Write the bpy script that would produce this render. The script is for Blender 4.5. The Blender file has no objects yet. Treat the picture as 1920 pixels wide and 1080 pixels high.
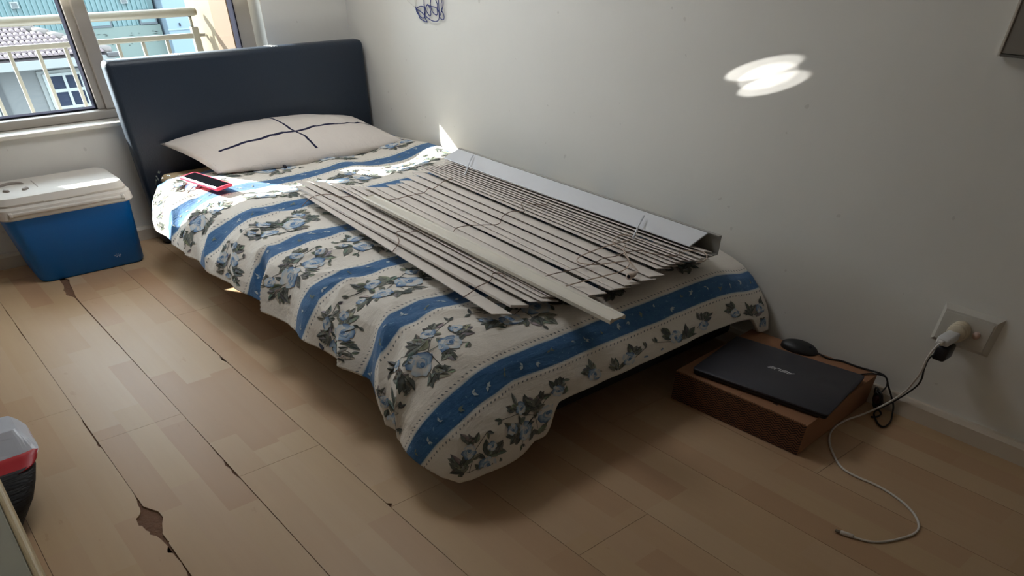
import bpy, bmesh, math, random
import numpy as np
from mathutils import Vector, Matrix
random.seed(7)
scn = bpy.context.scene
col = scn.collection

# ---------------------------------------------------------------- camera
cam_d = bpy.data.cameras.new('camera'); cam = bpy.data.objects.new('camera', cam_d); col.objects.link(cam)
cam_d.sensor_width = 36.0; cam_d.lens = 36.0 * 1240.734 / 1920.0
cam_d.shift_y = (1059.984 - 540.0) / 1920.0
cam_d.clip_start = .02; cam_d.clip_end = 300
_r = Vector((0.765076, -0.643938, 0.001889)); _d = Vector((-0.444737, -0.530518, -0.721637)); _f = Vector((0.465692, 0.551267, -0.692269))
m = Matrix.Identity(4)
for i in range(3):
    m[i][0] = _r[i]; m[i][1] = -_d[i]; m[i][2] = -_f[i]
m[0][3], m[1][3], m[2][3] = -1.650, -2.950, .85
cam.matrix_world = m
scn.camera = cam

# ---------------------------------------------------------------- light
SKY = 4.1; SUN = 11.0; EXPO = 1.45
SUN_DIR = Vector((.60, -1.0, -.585))
w = bpy.data.worlds.new('sky'); scn.world = w; w.use_nodes = True
bg = w.node_tree.nodes['Background']
bg.inputs[0].default_value = (.80, .91, 1.0, 1); bg.inputs[1].default_value = SKY
sd = bpy.data.lights.new('sun', 'SUN'); sd.energy = SUN; sd.angle = math.radians(.55); sd.color = (1, .94, .84)
sun = bpy.data.objects.new('sun', sd); col.objects.link(sun)
sun.rotation_mode = 'QUATERNION'; sun.rotation_quaternion = SUN_DIR.to_track_quat('-Z', 'Y'); sun.location = (-4, 8, 6)
pd = bpy.data.lights.new('window_portal', 'AREA'); pd.shape = 'RECTANGLE'; pd.size = 1.12; pd.size_y = .95
pd.cycles.is_portal = True
po = bpy.data.objects.new('window_portal', pd); col.objects.link(po); po.location = (-.90, .14, .84)
po.rotation_euler = (math.radians(-90), 0, 0)
scn.view_settings.view_transform = 'Standard'; scn.view_settings.look = 'None'
scn.view_settings.gamma = 1; scn.view_settings.use_curve_mapping = False; scn.view_settings.exposure = EXPO
try:
    scn.cycles.use_denoising = True
    scn.cycles.max_bounces = 10; scn.cycles.diffuse_bounces = 6; scn.cycles.sample_clamp_indirect = 6
    scn.cycles.caustics_reflective = False; scn.cycles.caustics_refractive = False
except Exception:
    pass

# ---------------------------------------------------------------- helpers
def lin(c): return tuple(((x / 255) / 12.92 if x / 255 <= .04045 else ((x / 255 + .055) / 1.055) ** 2.4) for x in c)
class NT:
    def __init__(s, mat): s.t = mat.node_tree; s.p = s.t.nodes['Principled BSDF']
    def n(s, typ, **kw):
        x = s.t.nodes.new(typ)
        for k, v in kw.items(): setattr(x, k, v)
        return x
    def l(s, a, b): s.t.links.new(a, b)
    def math(s, op, a, b=None, c=None):
        x = s.n('ShaderNodeMath', operation=op)
        for i, q in enumerate((a, b, c)):
            if q is None: continue
            if isinstance(q, (int, float)): x.inputs[i].default_value = q
            else: s.l(q, x.inputs[i])
        return x.outputs[0]
    def mix(s, f, a, b):
        x = s.n('ShaderNodeMix', data_type='RGBA')
        for i, q in ((0, f), (6, a), (7, b)):
            if isinstance(q, (int, float)): x.inputs[i].default_value = q
            elif isinstance(q, tuple): x.inputs[i].default_value = (*q[:3], 1)
            else: s.l(q, x.inputs[i])
        return x.outputs[2]
    def noise(s, vec, scale, detail=3, rough=.5):
        x = s.n('ShaderNodeTexNoise'); x.inputs['Scale'].default_value = scale
        x.inputs['Detail'].default_value = detail; x.inputs['Roughness'].default_value = rough
        if vec is not None: s.l(vec, x.inputs['Vector'])
        return x.outputs['Fac']
    def scale(s, vec, sc):
        x = s.n('ShaderNodeMapping'); x.inputs['Scale'].default_value = sc; s.l(vec, x.inputs['Vector']); return x.outputs[0]
    def pos(s): return s.n('ShaderNodeNewGeometry').outputs['Position']
    def sep(s, v):
        x = s.n('ShaderNodeSeparateXYZ'); s.l(v, x.inputs[0]); return x.outputs
    def bump(s, h, strength, dist=.01):
        x = s.n('ShaderNodeBump'); x.inputs['Strength'].default_value = strength; x.inputs['Distance'].default_value = dist
        s.l(h, x.inputs['Height']); s.l(x.outputs[0], s.p.inputs['Normal'])
def mat(name, rgb, rough=.6, var=0., vs=6., bump=0., bs=60., metal=0., spec=.5):
    M = bpy.data.materials.new(name); M.use_nodes = True; t = NT(M)
    c = lin(rgb)
    t.p.inputs['Base Color'].default_value = (*c, 1); t.p.inputs['Roughness'].default_value = rough
    t.p.inputs['Metallic'].default_value = metal; t.p.inputs['Specular IOR Level'].default_value = spec
    if var:
        f = t.noise(t.pos(), vs, 4)
        a = tuple(max(0, x * (1 - var)) for x in c); b = tuple(min(1, x * (1 + var)) for x in c)
        t.l(t.mix(f, a, b), t.p.inputs['Base Color'])
    if bump: t.bump(t.noise(t.pos(), bs, 3), bump)
    M['n'] = 1
    return M
def obj(name, me, M, parent=None, smooth=False):
    if isinstance(me, bmesh.types.BMesh):
        bm = me; me = bpy.data.meshes.new(name); bmesh.ops.recalc_face_normals(bm, faces=bm.faces); bm.to_mesh(me); bm.free()
    o = bpy.data.objects.new(name, me); col.objects.link(o)
    if M is not None:
        me.materials.clear(); me.materials.append(M)
    if smooth:
        me.polygons.foreach_set('use_smooth', [True] * len(me.polygons))
    if parent is not None: o.parent = parent
    return o
def sharp(o, ang=35):
    me = o.data
    bm = bmesh.new(); bm.from_mesh(me)
    for e in bm.edges: e.smooth = not (len(e.link_faces) == 2 and e.calc_face_angle(0) > math.radians(ang))
    for f in bm.faces: f.smooth = True
    bm.to_mesh(me); bm.free(); return o
def tag(o, label, cat, group=None, kind=None):
    o['label'] = label; o['category'] = cat
    if group: o['group'] = group
    if kind: o['kind'] = kind
    return o
def struct(o): o['kind'] = 'structure'; return o
def thing(name, label, cat, loc=(0, 0, 0), group=None):
    e = bpy.data.objects.new(name, None); col.objects.link(e); e.empty_display_size = .05
    tag(e, label, cat, group); return e
def box(x0, x1, y0, y1, z0, z1, bev=0., seg=2, bm=None):
    b = bm or bmesh.new()
    r = bmesh.ops.create_cube(b, size=1)
    vs = r['verts']
    for v in vs:
        v.co.x = x0 if v.co.x < 0 else x1; v.co.y = y0 if v.co.y < 0 else y1; v.co.z = z0 if v.co.z < 0 else z1
    if bev:
        es = list({e for v in vs for e in v.link_edges})
        bmesh.ops.bevel(b, geom=es, offset=bev, segments=seg, profile=.5, affect='EDGES')
    return b
def obox(c, ax, ay, az, bev=0., seg=2):
    """box centred at c with half-axis vectors"""
    b = bmesh.new(); r = bmesh.ops.create_cube(b, size=2)
    if bev:
        sc = Vector((ax.length, ay.length, az.length))
        for v in b.verts: v.co = Vector((v.co.x * sc.x, v.co.y * sc.y, v.co.z * sc.z))
        bmesh.ops.bevel(b, geom=list(b.edges), offset=bev, segments=seg, profile=.5, affect='EDGES')
        for v in b.verts: v.co = Vector(c) + ax * (v.co.x / sc.x) + ay * (v.co.y / sc.y) + az * (v.co.z / sc.z)
    else:
        for v in b.verts: v.co = Vector(c) + ax * v.co.x + ay * v.co.y + az * v.co.z
    return b
def catmull(pts, n=6):
    P = [Vector(p) for p in pts]; out = []
    for i in range(len(P) - 1):
        p0 = P[max(0, i - 1)]; p1 = P[i]; p2 = P[i + 1]; p3 = P[min(len(P) - 1, i + 2)]
        for k in range(n):
            t = k / n
            out.append(.5 * ((2 * p1) + (p2 - p0) * t + (2 * p0 - 5 * p1 + 4 * p2 - p3) * t * t + (3 * p1 - p0 - 3 * p2 + p3) * t ** 3))
    out.append(P[-1]); return out
def tube(pts, r, sides=8, smooth_n=0, bm=None, closed=False, rz=None):
    P = catmull(pts, smooth_n) if smooth_n else [Vector(p) for p in pts]
    b = bm or bmesh.new(); rings = []; up = Vector((0, 0, 1)); prev = None
    for i, p in enumerate(P):
        d = (P[min(i + 1, len(P) - 1)] - P[max(i - 1, 0)])
        if d.length < 1e-9: d = Vector((0, 0, 1))
        d.normalize()
        if prev is None:
            a = up if abs(d.z) < .9 else Vector((1, 0, 0)); n = d.cross(a).normalized()
        else:
            n = (prev - d * prev.dot(d))
            n = n.normalized() if n.length > 1e-6 else d.orthogonal().normalized()
        prev = n; q = d.cross(n)
        rr = r[i] if isinstance(r, (list, tuple)) else r
        rings.append([b.verts.new(p + n * rr * math.cos(2 * math.pi * k / sides) + q * rr * math.sin(2 * math.pi * k / sides)) for k in range(sides)])
    for a, c in zip(rings, rings[1:]):
        for k in range(sides): b.faces.new((a[k], a[(k + 1) % sides], c[(k + 1) % sides], c[k]))
    b.faces.new(rings[0][::-1]); b.faces.new(rings[-1]); return b
def rrect(x0, x1, y0, y1, r, n=5):
    r = min(r, (x1 - x0) / 2 - 1e-5, (y1 - y0) / 2 - 1e-5); P = []
    for cx, cy, a0 in ((x1 - r, y1 - r, 0), (x0 + r, y1 - r, 90), (x0 + r, y0 + r, 180), (x1 - r, y0 + r, 270)):
        for k in range(n + 1):
            a = math.radians(a0 + 90 * k / n); P.append((cx + r * math.cos(a), cy + r * math.sin(a)))
    return P
def loft(secs, n=5, bm=None):
    """secs: (z, x0,x1,y0,y1,r) stacked rounded rectangles, capped"""
    b = bm or bmesh.new(); rings = []
    for z, x0, x1, y0, y1, r in secs: rings.append([b.verts.new((x, y, z)) for x, y in rrect(x0, x1, y0, y1, r, n)])
    for a, c in zip(rings, rings[1:]):
        for k in range(len(a)): b.faces.new((a[k], a[(k + 1) % len(a)], c[(k + 1) % len(a)], c[k]))
    b.faces.new(rings[0][::-1]); b.faces.new(rings[-1]); return b
def xform(b, M):
    for v in b.verts: v.co = M @ v.co
    return b
def prism(poly, z0, z1, bm=None):
    b = bm or bmesh.new()
    lo = [b.verts.new((x, y, z0)) for x, y in poly]; hi = [b.verts.new((x, y, z1)) for x, y in poly]
    n = len(poly)
    for k in range(n): b.faces.new((lo[k], lo[(k + 1) % n], hi[(k + 1) % n], hi[k]))
    f1 = b.faces.new(hi); f0 = b.faces.new(lo[::-1])
    bmesh.ops.triangulate(b, faces=[f1, f0]); return b
_rng = np.random.RandomState(3); _lat = _rng.rand(64, 64)
def vnoise(x, y):
    x = np.asarray(x, float); y = np.asarray(y, float)
    xi = np.floor(x).astype(int); yi = np.floor(y).astype(int); fx = x - xi; fy = y - yi
    fx = fx * fx * (3 - 2 * fx); fy = fy * fy * (3 - 2 * fy)
    g = lambda a, b: _lat[a % 64, b % 64]
    return ((g(xi, yi) * (1 - fx) + g(xi + 1, yi) * fx) * (1 - fy) + (g(xi, yi + 1) * (1 - fx) + g(xi + 1, yi + 1) * fx) * fy) * 2 - 1
def sstep(a, b, x):
    t = np.clip((np.asarray(x, float) - a) / (b - a), 0, 1); return t * t * (3 - 2 * t)

# ---------------------------------------------------------------- materials
def wall_mat():
    M = bpy.data.materials.new('painted_plaster'); M.use_nodes = True; t = NT(M); P = t.pos()
    n = t.noise(P, 2.2, 5, .6); n2 = t.noise(P, 26, 2)
    c = t.mix(n, lin((216, 214, 209)), lin((228, 226, 221)))
    sp = t.math('GREATER_THAN', t.noise(P, 34, 1), .765)
    c2 = t.mix(t.math('MULTIPLY', sp, .18), c, lin((120, 108, 96)))
    t.l(c2, t.p.inputs['Base Color']); t.p.inputs['Roughness'].default_value = .55; t.p.inputs['Specular IOR Level'].default_value = .3
    t.bump(n2, .12, .01); return M
M_wall = wall_mat()
M_white = mat('white_gloss_paint', (226, 222, 212), .4, .03, 8)
M_ceil = mat('ceiling_paint', (225, 222, 216), .8, .02, 3)
M_base = mat('skirting_paint', (206, 196, 182), .45, .05, 9)
M_alu = mat('window_frame_coating', (168, 160, 151), .42, .04, 30)
M_gasket = mat('rubber_gasket', (44, 44, 52), 1.0, .1, 40, spec=.0)
def plank_mat():
    M = bpy.data.materials.new('maple_laminate'); M.use_nodes = True; t = NT(M); P = t.pos(); s = t.sep(P)
    sx = t.math('DIVIDE', t.math('ADD', s[0], 1.5438), .06437); ix = t.math('FLOOR', sx)
    wn = t.n('ShaderNodeTexWhiteNoise', noise_dimensions='1D'); t.l(ix, wn.inputs['W'])
    sy = t.math('ADD', t.math('DIVIDE', s[1], .40), t.math('MULTIPLY', wn.outputs['Value'], 7.3)); iy = t.math('FLOOR', sy)
    cx = t.n('ShaderNodeCombineXYZ'); t.l(ix, cx.inputs[0]); t.l(iy, cx.inputs[1])
    w2 = t.n('ShaderNodeTexWhiteNoise', noise_dimensions='2D'); t.l(cx.outputs[0], w2.inputs['Vector'])
    r = t.n('ShaderNodeValToRGB'); e = r.color_ramp.elements
    e[0].position = 0; e[0].color = (*lin((182, 154, 124)), 1); e[1].position = 1; e[1].color = (*lin((172, 138, 108)), 1)
    for p_, c_ in ((.25, (188, 164, 134)), (.5, (184, 158, 124)), (.75, (180, 150, 120)), (.9, (175, 143, 112))):
        x = e.new(p_); x.color = (*lin(c_), 1)
    t.l(w2.outputs['Value'], r.inputs[0])
    g1 = t.noise(t.scale(P, (60, 3.2, 1)), 1, 5, .6); g2 = t.noise(t.scale(P, (14, 2.0, 1)), 1, 3, .5)
    ca = t.mix(t.math('MULTIPLY', g1, .30), r.outputs[0], lin((160, 124, 96)))
    cb = t.mix(t.math('MULTIPLY', g2, .35), ca, lin((190, 160, 128)))
    fl_ = t.noise(t.scale(P, (26, 9, 1)), 1, 6, .75)
    cc = t.mix(t.math('MULTIPLY', t.math('GREATER_THAN', fl_, .66), .16), cb, lin((140, 98, 66)))
    t.l(cc, t.p.inputs['Base Color'])
    t.p.inputs['Roughness'].default_value = .42; t.p.inputs['Specular IOR Level'].default_value = .20
    t.bump(t.noise(t.scale(P, (90, 6, 1)), 1, 3), .04, .004); return M
M_plank = plank_mat()
M_core = mat('fibreboard_core', (112, 82, 62), .95, .25, 60, .4, 150)

# ---------------------------------------------------------------- room shell
RX0, RY0, RZ = -2.75, -4.15, 1.66
W0, W1, WZ0, WZ1, WT = -1.50, -.341, .371, 1.32, .17
floor = struct(obj('floor', box(RX0, .0, RY0, .0, -.06, -.0035), M_core))
o = struct(obj('ceiling', box(RX0 - .1, .12, RY0 - .1, WT, RZ, RZ + .08), M_ceil))
o = struct(obj('wall_right', box(0, .12, RY0 - .1, WT, -.06, RZ), M_wall))
o = struct(obj('wall_left', box(RX0 - .1, RX0, RY0 - .1, WT, -.06, RZ), M_wall))
o = struct(obj('wall_front', box(RX0, 0, RY0 - .1, RY0, -.06, RZ), M_wall))
b = box(RX0, 0, 0, WT, -.06, WZ0); box(RX0, 0, 0, WT, WZ1, RZ, bm=b); box(RX0, W0, 0, WT, WZ0, WZ1, bm=b); box(W1, 0, 0, WT, WZ0, WZ1, bm=b)
o = struct(obj('wall_back', b, M_wall))
def skirting(name, pts, nrm, h=.044, d=.016):
    b = bmesh.new(); prof = [(0, 0), (d, 0), (d, h - .009), (d - .006, h), (0, h)]
    A, B = (Vector(p) for p in pts); N = Vector(nrm)
    ra = [b.verts.new(A + N * u + Vector((0, 0, v))) for u, v in prof]; rb = [b.verts.new(B + N * u + Vector((0, 0, v))) for u, v in prof]
    for k in range(5): b.faces.new((ra[k], ra[(k + 1) % 5], rb[(k + 1) % 5], rb[k]))
    b.faces.new(ra); b.faces.new(rb[::-1]); return struct(obj(name, b, M_base))
skirting('baseboard_right', ((0, RY0, 0), (0, 0, 0)), (-1, 0, 0))
skirting('baseboard_back', ((RX0, 0, 0), (-.016, 0, 0)), (0, -1, 0))
skirting('baseboard_left', ((RX0, RY0, 0), (RX0, -.016, 0)), (1, 0, 0))

# floor planks, with the chipped joints cut into their edges
CH = {  # joint index -> (outline on the left plank, outline on the right plank)
 'A_L': [(-1.5439, -1.5993), (-1.546, -1.6228), (-1.5502, -1.6442), (-1.5506, -1.659), (-1.5537, -1.6712), (-1.5607, -1.6819), (-1.5673, -1.6873), (-1.5689, -1.6967), (-1.5707, -1.713), (-1.566, -1.7169), (-1.5637, -1.7382), (-1.5606, -1.7442), (-1.5624, -1.7547), (-1.5545, -1.7665), (-1.5511, -1.7812), (-1.5489, -1.8015), (-1.5479, -1.8106), (-1.5536, -1.8222), (-1.5546, -1.8295), (-1.5475, -1.8354), (-1.5471, -1.855), (-1.5449, -1.8695), (-1.5462, -1.8886), (-1.5461, -1.8994), (-1.549, -1.9136), (-1.5465, -1.94), (-1.5442, -1.96)],
 'A_R': [(-1.544, -1.6551), (-1.5361, -1.6711), (-1.5252, -1.6914), (-1.5246, -1.7176), (-1.5327, -1.736), (-1.5397, -1.7583), (-1.543, -1.7667), (-1.5426, -1.7934), (-1.5404, -1.7969), (-1.5434, -1.8028)],
 'A_L2': [(-1.544, -1.2119), (-1.5468, -1.2408), (-1.5469, -1.2813), (-1.5467, -1.3161), (-1.5469, -1.3448), (-1.5492, -1.3666), (-1.5445, -1.3792)],
 'A_L3': [(-1.5445, -0.3879), (-1.5462, -0.42), (-1.5456, -0.4425), (-1.5445, -0.4639)],
 'A_L4': [(-1.5445, -0.5016), (-1.5455, -0.5445), (-1.5466, -0.6061), (-1.5445, -0.6908)],
 'B_L': [(-1.3515, -0.235), (-1.3536, -0.296), (-1.3596, -0.3253), (-1.3653, -0.3398), (-1.3641, -0.3648), (-1.3701, -0.3834), (-1.3542, -0.4247)],
 'B_R': [(-1.333, -0.235), (-1.3252, -0.2543), (-1.3336, -0.2927), (-1.3364, -0.325), (-1.3422, -0.3735), (-1.349, -0.4227)],
 'B_L2': [(-1.3521, -1.5413), (-1.3534, -1.5638), (-1.3522, -1.6032), (-1.3571, -1.6241), (-1.3537, -1.6475), (-1.3567, -1.6635), (-1.3523, -1.6926), (-1.3522, -1.7223)],
 'C_L': [(-1.1590, -1.0341), (-1.1596, -1.0628), (-1.1624, -1.0752), (-1.1592, -1.0779)],
 'C_L2': [(-1.1590, -1.120), (-1.1657, -1.1266), (-1.1609, -1.130), (-1.1652, -1.1406), (-1.1590, -1.161)],
 'C_R': [(-1.1568, -1.9662), (-1.1488, -1.9734), (-1.1545, -1.9818), (-1.1568, -2.0102)]}
XA, PW = -1.5438, .1931
EDGE_L = {}; EDGE_R = {}          # column index -> chips on its left / right long edge ; column k spans XA+k*PW .. +PW
for k, v in CH.items():
    j = 'ABC'.index(k[0])
    (EDGE_R.setdefault(j - 1, []) if k[2] == 'L' else EDGE_L.setdefault(j, [])).append(v)
ENDS = {-1: -1.153, 0: -1.3485, 1: -.4765, 2: -.774, 3: -2.334, 4: -1.62, 5: -2.05, 6: -1.27, 7: -1.8, -2: -.1413, -3: -.7, -4: -1.0, -5: -.5, -6: -1.2}
GAP = .00045; PL = 1.2085
for c in range(-7, 9):
    x0 = XA + c * PW; x1 = x0 + PW
    if x1 <= RX0 or x0 >= 0: continue
    x0c = max(x0 + GAP, RX0 + .001); x1c = min(x1 - GAP, -.002)
    e0 = ENDS.get(c, -.9); ys = sorted({e0 + PL * k for k in range(-4, 4)})
    for ya, yb in zip(ys, ys[1:]):
        y0 = max(ya + GAP, RY0 + .001); y1 = min(yb - GAP, -.002)
        if y1 - y0 < .03: continue
        left = [(x0c, y1)]; right = [(x1c, y0)]
        for ch in EDGE_L.get(c, []):
            for p in ch:
                if y0 < p[1] < y1: left.append((max(p[0], x0c), p[1]))
        for ch in EDGE_R.get(c, []):
            for p in ch:
                if y0 < p[1] < y1: right.append((min(p[0], x1c), p[1]))
        left = [left[0]] + sorted(left[1:], key=lambda p: -p[1]) + [(x0c, y0)]
        right = [right[0]] + sorted(right[1:], key=lambda p: p[1]) + [(x1c, y1)]
        # close chips back onto the straight edge
        obj('plank', prism(left + right, -.0035, 0), M_plank, floor)

# unseen fill lamp added on the ceiling to brighten the room
clamp = thing('fill_lamp', 'round fill lamp added on the ceiling out of view', 'lamp')
obj('fill_lamp_base', tube([(-.75, -.85, RZ), (-.75, -.85, RZ - .02)], .30, 32), M_white, clamp, True)
M_dif = mat('fill_lamp_diffuser', (235, 233, 228), .5); _t = NT(M_dif); _t.p.inputs['Emission Color'].default_value = (.93, .97, 1, 1); _t.p.inputs['Emission Strength'].default_value = .5
obj('diffuser', tube([(-.75, -.85, RZ - .02), (-.75, -.85, RZ - .035), (-.75, -.85, RZ - .045)], [.285, .275, .22], 32), M_dif, clamp, True)
ld = bpy.data.lights.new('fill_lamp_light', 'AREA'); ld.shape = 'DISK'; ld.size = .62; ld.energy = 2.9; ld.color = (.94, .97, 1.0)
lo_ = bpy.data.objects.new('fill_lamp_light', ld); col.objects.link(lo_); lo_.location = (-.75, -.85, RZ - .05)
# window
win = bpy.data.objects.new('window_1', None); col.objects.link(win); struct(win)
FY0, FY1 = .075, .125
obj('bottom_rail', box(W0, W1, FY0 - .012, FY1, WZ0 + .002, WZ0 + .026, .003), M_alu, win)
obj('top_rail', box(W0, W1, FY0, FY1, WZ1 - .035, WZ1, .003), M_alu, win)
obj('side_stile', box(W1 - .062, W1, FY0 + .03, FY1 + .02, WZ0 + .026, WZ1 - .035, .003), M_alu, win)
obj('side_stile', box(W0, W0 + .045, FY0, FY1, WZ0 + .026, WZ1 - .035, .003), M_alu, win)
b = box(-.972, -.945, FY0 + .012, FY1, WZ0 + .026, WZ1 - .035, .003); box(-.949, -.905, FY0 - .004, FY1, WZ0 + .026, WZ1 - .035, .004, bm=b)
obj('mullion', b, M_alu, win)
for x0, x1 in ((W0 + .045, -.972), (-.905, W1 - .062)):
    b = bmesh.new(); t_ = .0045; yy = (FY0 + .024, FY1 + .021)
    box(x0, x0 + t_, *yy, WZ0 + .026, WZ1 - .035, bm=b); box(x1 - t_, x1, *yy, WZ0 + .026, WZ1 - .035, bm=b)
    box(x0, x1, *yy, WZ0 + .026, WZ0 + .030, bm=b); box(x0, x1, *yy, WZ1 - .039, WZ1 - .035, bm=b)
    obj('gasket', b, M_gasket, win)
def glass_mat():
    M = bpy.data.materials.new('window_glass'); M.use_nodes = True; nt = M.node_tree; nt.nodes.clear()
    o = nt.nodes.new('ShaderNodeOutputMaterial'); mx = nt.nodes.new('ShaderNodeMixShader'); tr = nt.nodes.new('ShaderNodeBsdfTransparent')
    gl = nt.nodes.new('ShaderNodeBsdfGlossy'); gl.inputs['Roughness'].default_value = .02
    fr = nt.nodes.new('ShaderNodeFresnel'); fr.inputs[0].default_value = 1.25
    tr.inputs[0].default_value = (.94, .97, .98, 1)
    nt.links.new(fr.outputs[0], mx.inputs[0]); nt.links.new(tr.outputs[0], mx.inputs[1]); nt.links.new(gl.outputs[0], mx.inputs[2])
    nt.links.new(mx.outputs[0], o.inputs[0]); return M
M_glass = glass_mat()
obj('glass_pane', box(W0 + .045, -.972, FY0 + .027, FY0 + .031, WZ0 + .026, WZ1 - .035), M_glass, win)
obj('glass_pane', box(-.905, W1 - .062, FY0 + .027, FY0 + .031, WZ0 + .026, WZ1 - .035), M_glass, win)
obj('sill', box(W0, W1, -.013, FY0 + .01, WZ0 - .012, WZ0 + .001, .003), M_white, win)
b = box(W1 - .004, W1, .0, FY0 + .03, WZ0, WZ1); obj('reveal', b, M_white, win)

M_rb = bpy.data.materials.new('sun_cut_fabric'); M_rb.use_nodes = True; _t = NT(M_rb)
_tr = _t.n('ShaderNodeBsdfTranslucent'); _tr.inputs[0].default_value = (.80, .78, .74, 1); _mx = _t.n('ShaderNodeMixShader'); _mx.inputs[0].default_value = .6
_t.p.inputs['Base Color'].default_value = (.80, .78, .74, 1); _t.p.inputs['Roughness'].default_value = .9
_t.l(_t.p.outputs[0], _mx.inputs[1]); _t.l(_tr.outputs[0], _mx.inputs[2]); _t.l(_mx.outputs[0], _t.t.nodes['Material Output'].inputs[0])
rbl = thing('added_sun_blind', 'unseen white blind added over the upper window to cut the sun', 'blind')  # unseen blind, added to narrow the sun to a band on the bed
obj('blind_fabric', box(W0 + .004, W1 - .006, .040, .0408, .708, WZ1 - .05), M_rb, rbl)
obj('bottom_bar', box(W0 + .004, W1 - .006,   .036, .045, .698, .710, .002), M_white, rbl)
obj('roller', tube([(W0 + .004, .045, WZ1 - .035), (W1 - .006, .045, WZ1 - .035)], .02, 16), M_white, rbl, True)
# ---------------------------------------------------------------- outside, next to the window
EXT_DIM = .26  # darkens all outdoor paints below their real colour to offset the bright daylight
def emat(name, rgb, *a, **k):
    c = lin(rgb); d = tuple(x * EXT_DIM for x in c)
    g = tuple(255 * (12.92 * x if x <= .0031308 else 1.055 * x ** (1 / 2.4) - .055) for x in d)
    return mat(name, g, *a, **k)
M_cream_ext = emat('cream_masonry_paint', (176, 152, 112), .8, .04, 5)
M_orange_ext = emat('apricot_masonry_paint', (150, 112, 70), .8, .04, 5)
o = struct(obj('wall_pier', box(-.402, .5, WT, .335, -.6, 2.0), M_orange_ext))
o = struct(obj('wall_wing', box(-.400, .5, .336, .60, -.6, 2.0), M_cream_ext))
o = struct(obj('wall_outside', box(RX0 - .1, W0 - .05, WT, WT + .04, -.6, 2.0), M_cream_ext))
M_rail = emat('cream_rail_enamel', (222, 212, 190), .4, .04, 20)
rl = thing('balcony_railing', 'cream painted steel railing outside the window', 'railing')
RYY = .45
obj('top_rail', tube([(-2.6, RYY, .617), (-.435, RYY, .617), (-.418, RYY, .617)], [.0135, .0135, .010], 12), M_rail, rl, True)
obj('mid_rail', box(-2.6, -.43, RYY - .008, RYY + .008, .537, .553, .003), M_rail, rl)
obj('bottom_rail', box(-2.6, -.43, RYY - .008, RYY + .008, .20, .216, .003), M_rail, rl)
for k in range(17):
    x = -.56 - k * .0925
    obj('baluster', box(x - .006, x + .006, RYY - .006, RYY + .006, .216, .537, .001), M_rail, rl)
obj('end_post', box(-.455, -.428, RYY - .012, RYY + .012, -.1, .572, .003), M_rail, rl)
obj('bracket', box(-.444, -.4035, RYY - .005, RYY + .005, .540, .550, .001), M_rail, rl)
obj('rail_stem', tube([(-.447, RYY, .57), (-.447, RYY, .606)], .006, 8), M_rail, rl, True)

# ---------------------------------------------------------------- outside, far
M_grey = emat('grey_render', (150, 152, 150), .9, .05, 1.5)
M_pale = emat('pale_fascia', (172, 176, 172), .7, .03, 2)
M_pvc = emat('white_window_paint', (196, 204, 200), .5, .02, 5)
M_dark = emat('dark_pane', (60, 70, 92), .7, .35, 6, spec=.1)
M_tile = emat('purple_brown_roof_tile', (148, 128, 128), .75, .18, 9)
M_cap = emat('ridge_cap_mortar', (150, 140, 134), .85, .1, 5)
hs = thing('neighbour_house', 'grey rendered house with brown tiled hip roof seen through the window', 'house')
HY = 18.0
def house_wall():
    b = box(-6, 3.35, HY, HY + 6, -9, -1.28); return b
obj('wall', house_wall(), M_grey, hs)
obj('recess_shade', box(-1.6, 1.22, HY - .05, HY + .0, -9, -1.42), emat('grey_render_shade', (112, 114, 114), .9, .05, 2), hs)  # flat sheet; the recess's shade is put into its darker colour
fa = obj('fascia', box(-6, 3.62, HY - .62, HY - .56, -1.36, -1.20, .01), M_pale, hs)
obj('soffit', box(-6, 3.6, HY - .56, HY, -1.36, -1.33), M_pale, hs)
obj('gutter_end', box(3.45, 3.72, HY - .72, HY - .60, -1.24, -1.15, .02), emat('dark_gutter', (70, 66, 66), .6), hs)
wn = obj('window', box(2.0, 3.02, HY - .04, HY + .02, -2.24, -1.45, .01), M_pale, hs)
for (xa, xb) in ((2.10, 2.17), (2.50, 2.56), (2.86, 2.93)):
    obj('window_bar', box(xa, xb, HY - .075, HY - .04, -2.16, -1.52), M_pvc, wn)
for (za, zb) in ((-2.17, -2.12), (-1.86, -1.80), (-1.56, -1.51)):
    obj('window_bar', box(2.10, 2.93, HY - .07, HY - .04, za, zb), M_pvc, wn)
for (xa, xb) in ((2.17, 2.50), (2.56, 2.86)):
    for (za, zb) in ((-2.12, -1.86), (-1.80, -1.56)):
        obj('pane', box(xa, xb, HY - .05, HY - .04, za, zb), M_dark, wn)
dr = obj('door_frame', box(.86, .98, HY - .16, HY - .06, -9, -1.62), M_pvc, hs)
obj('door_pane', box(.5, .86, HY - .13, HY - .07, -9, -1.66), M_dark, hs)
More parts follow.
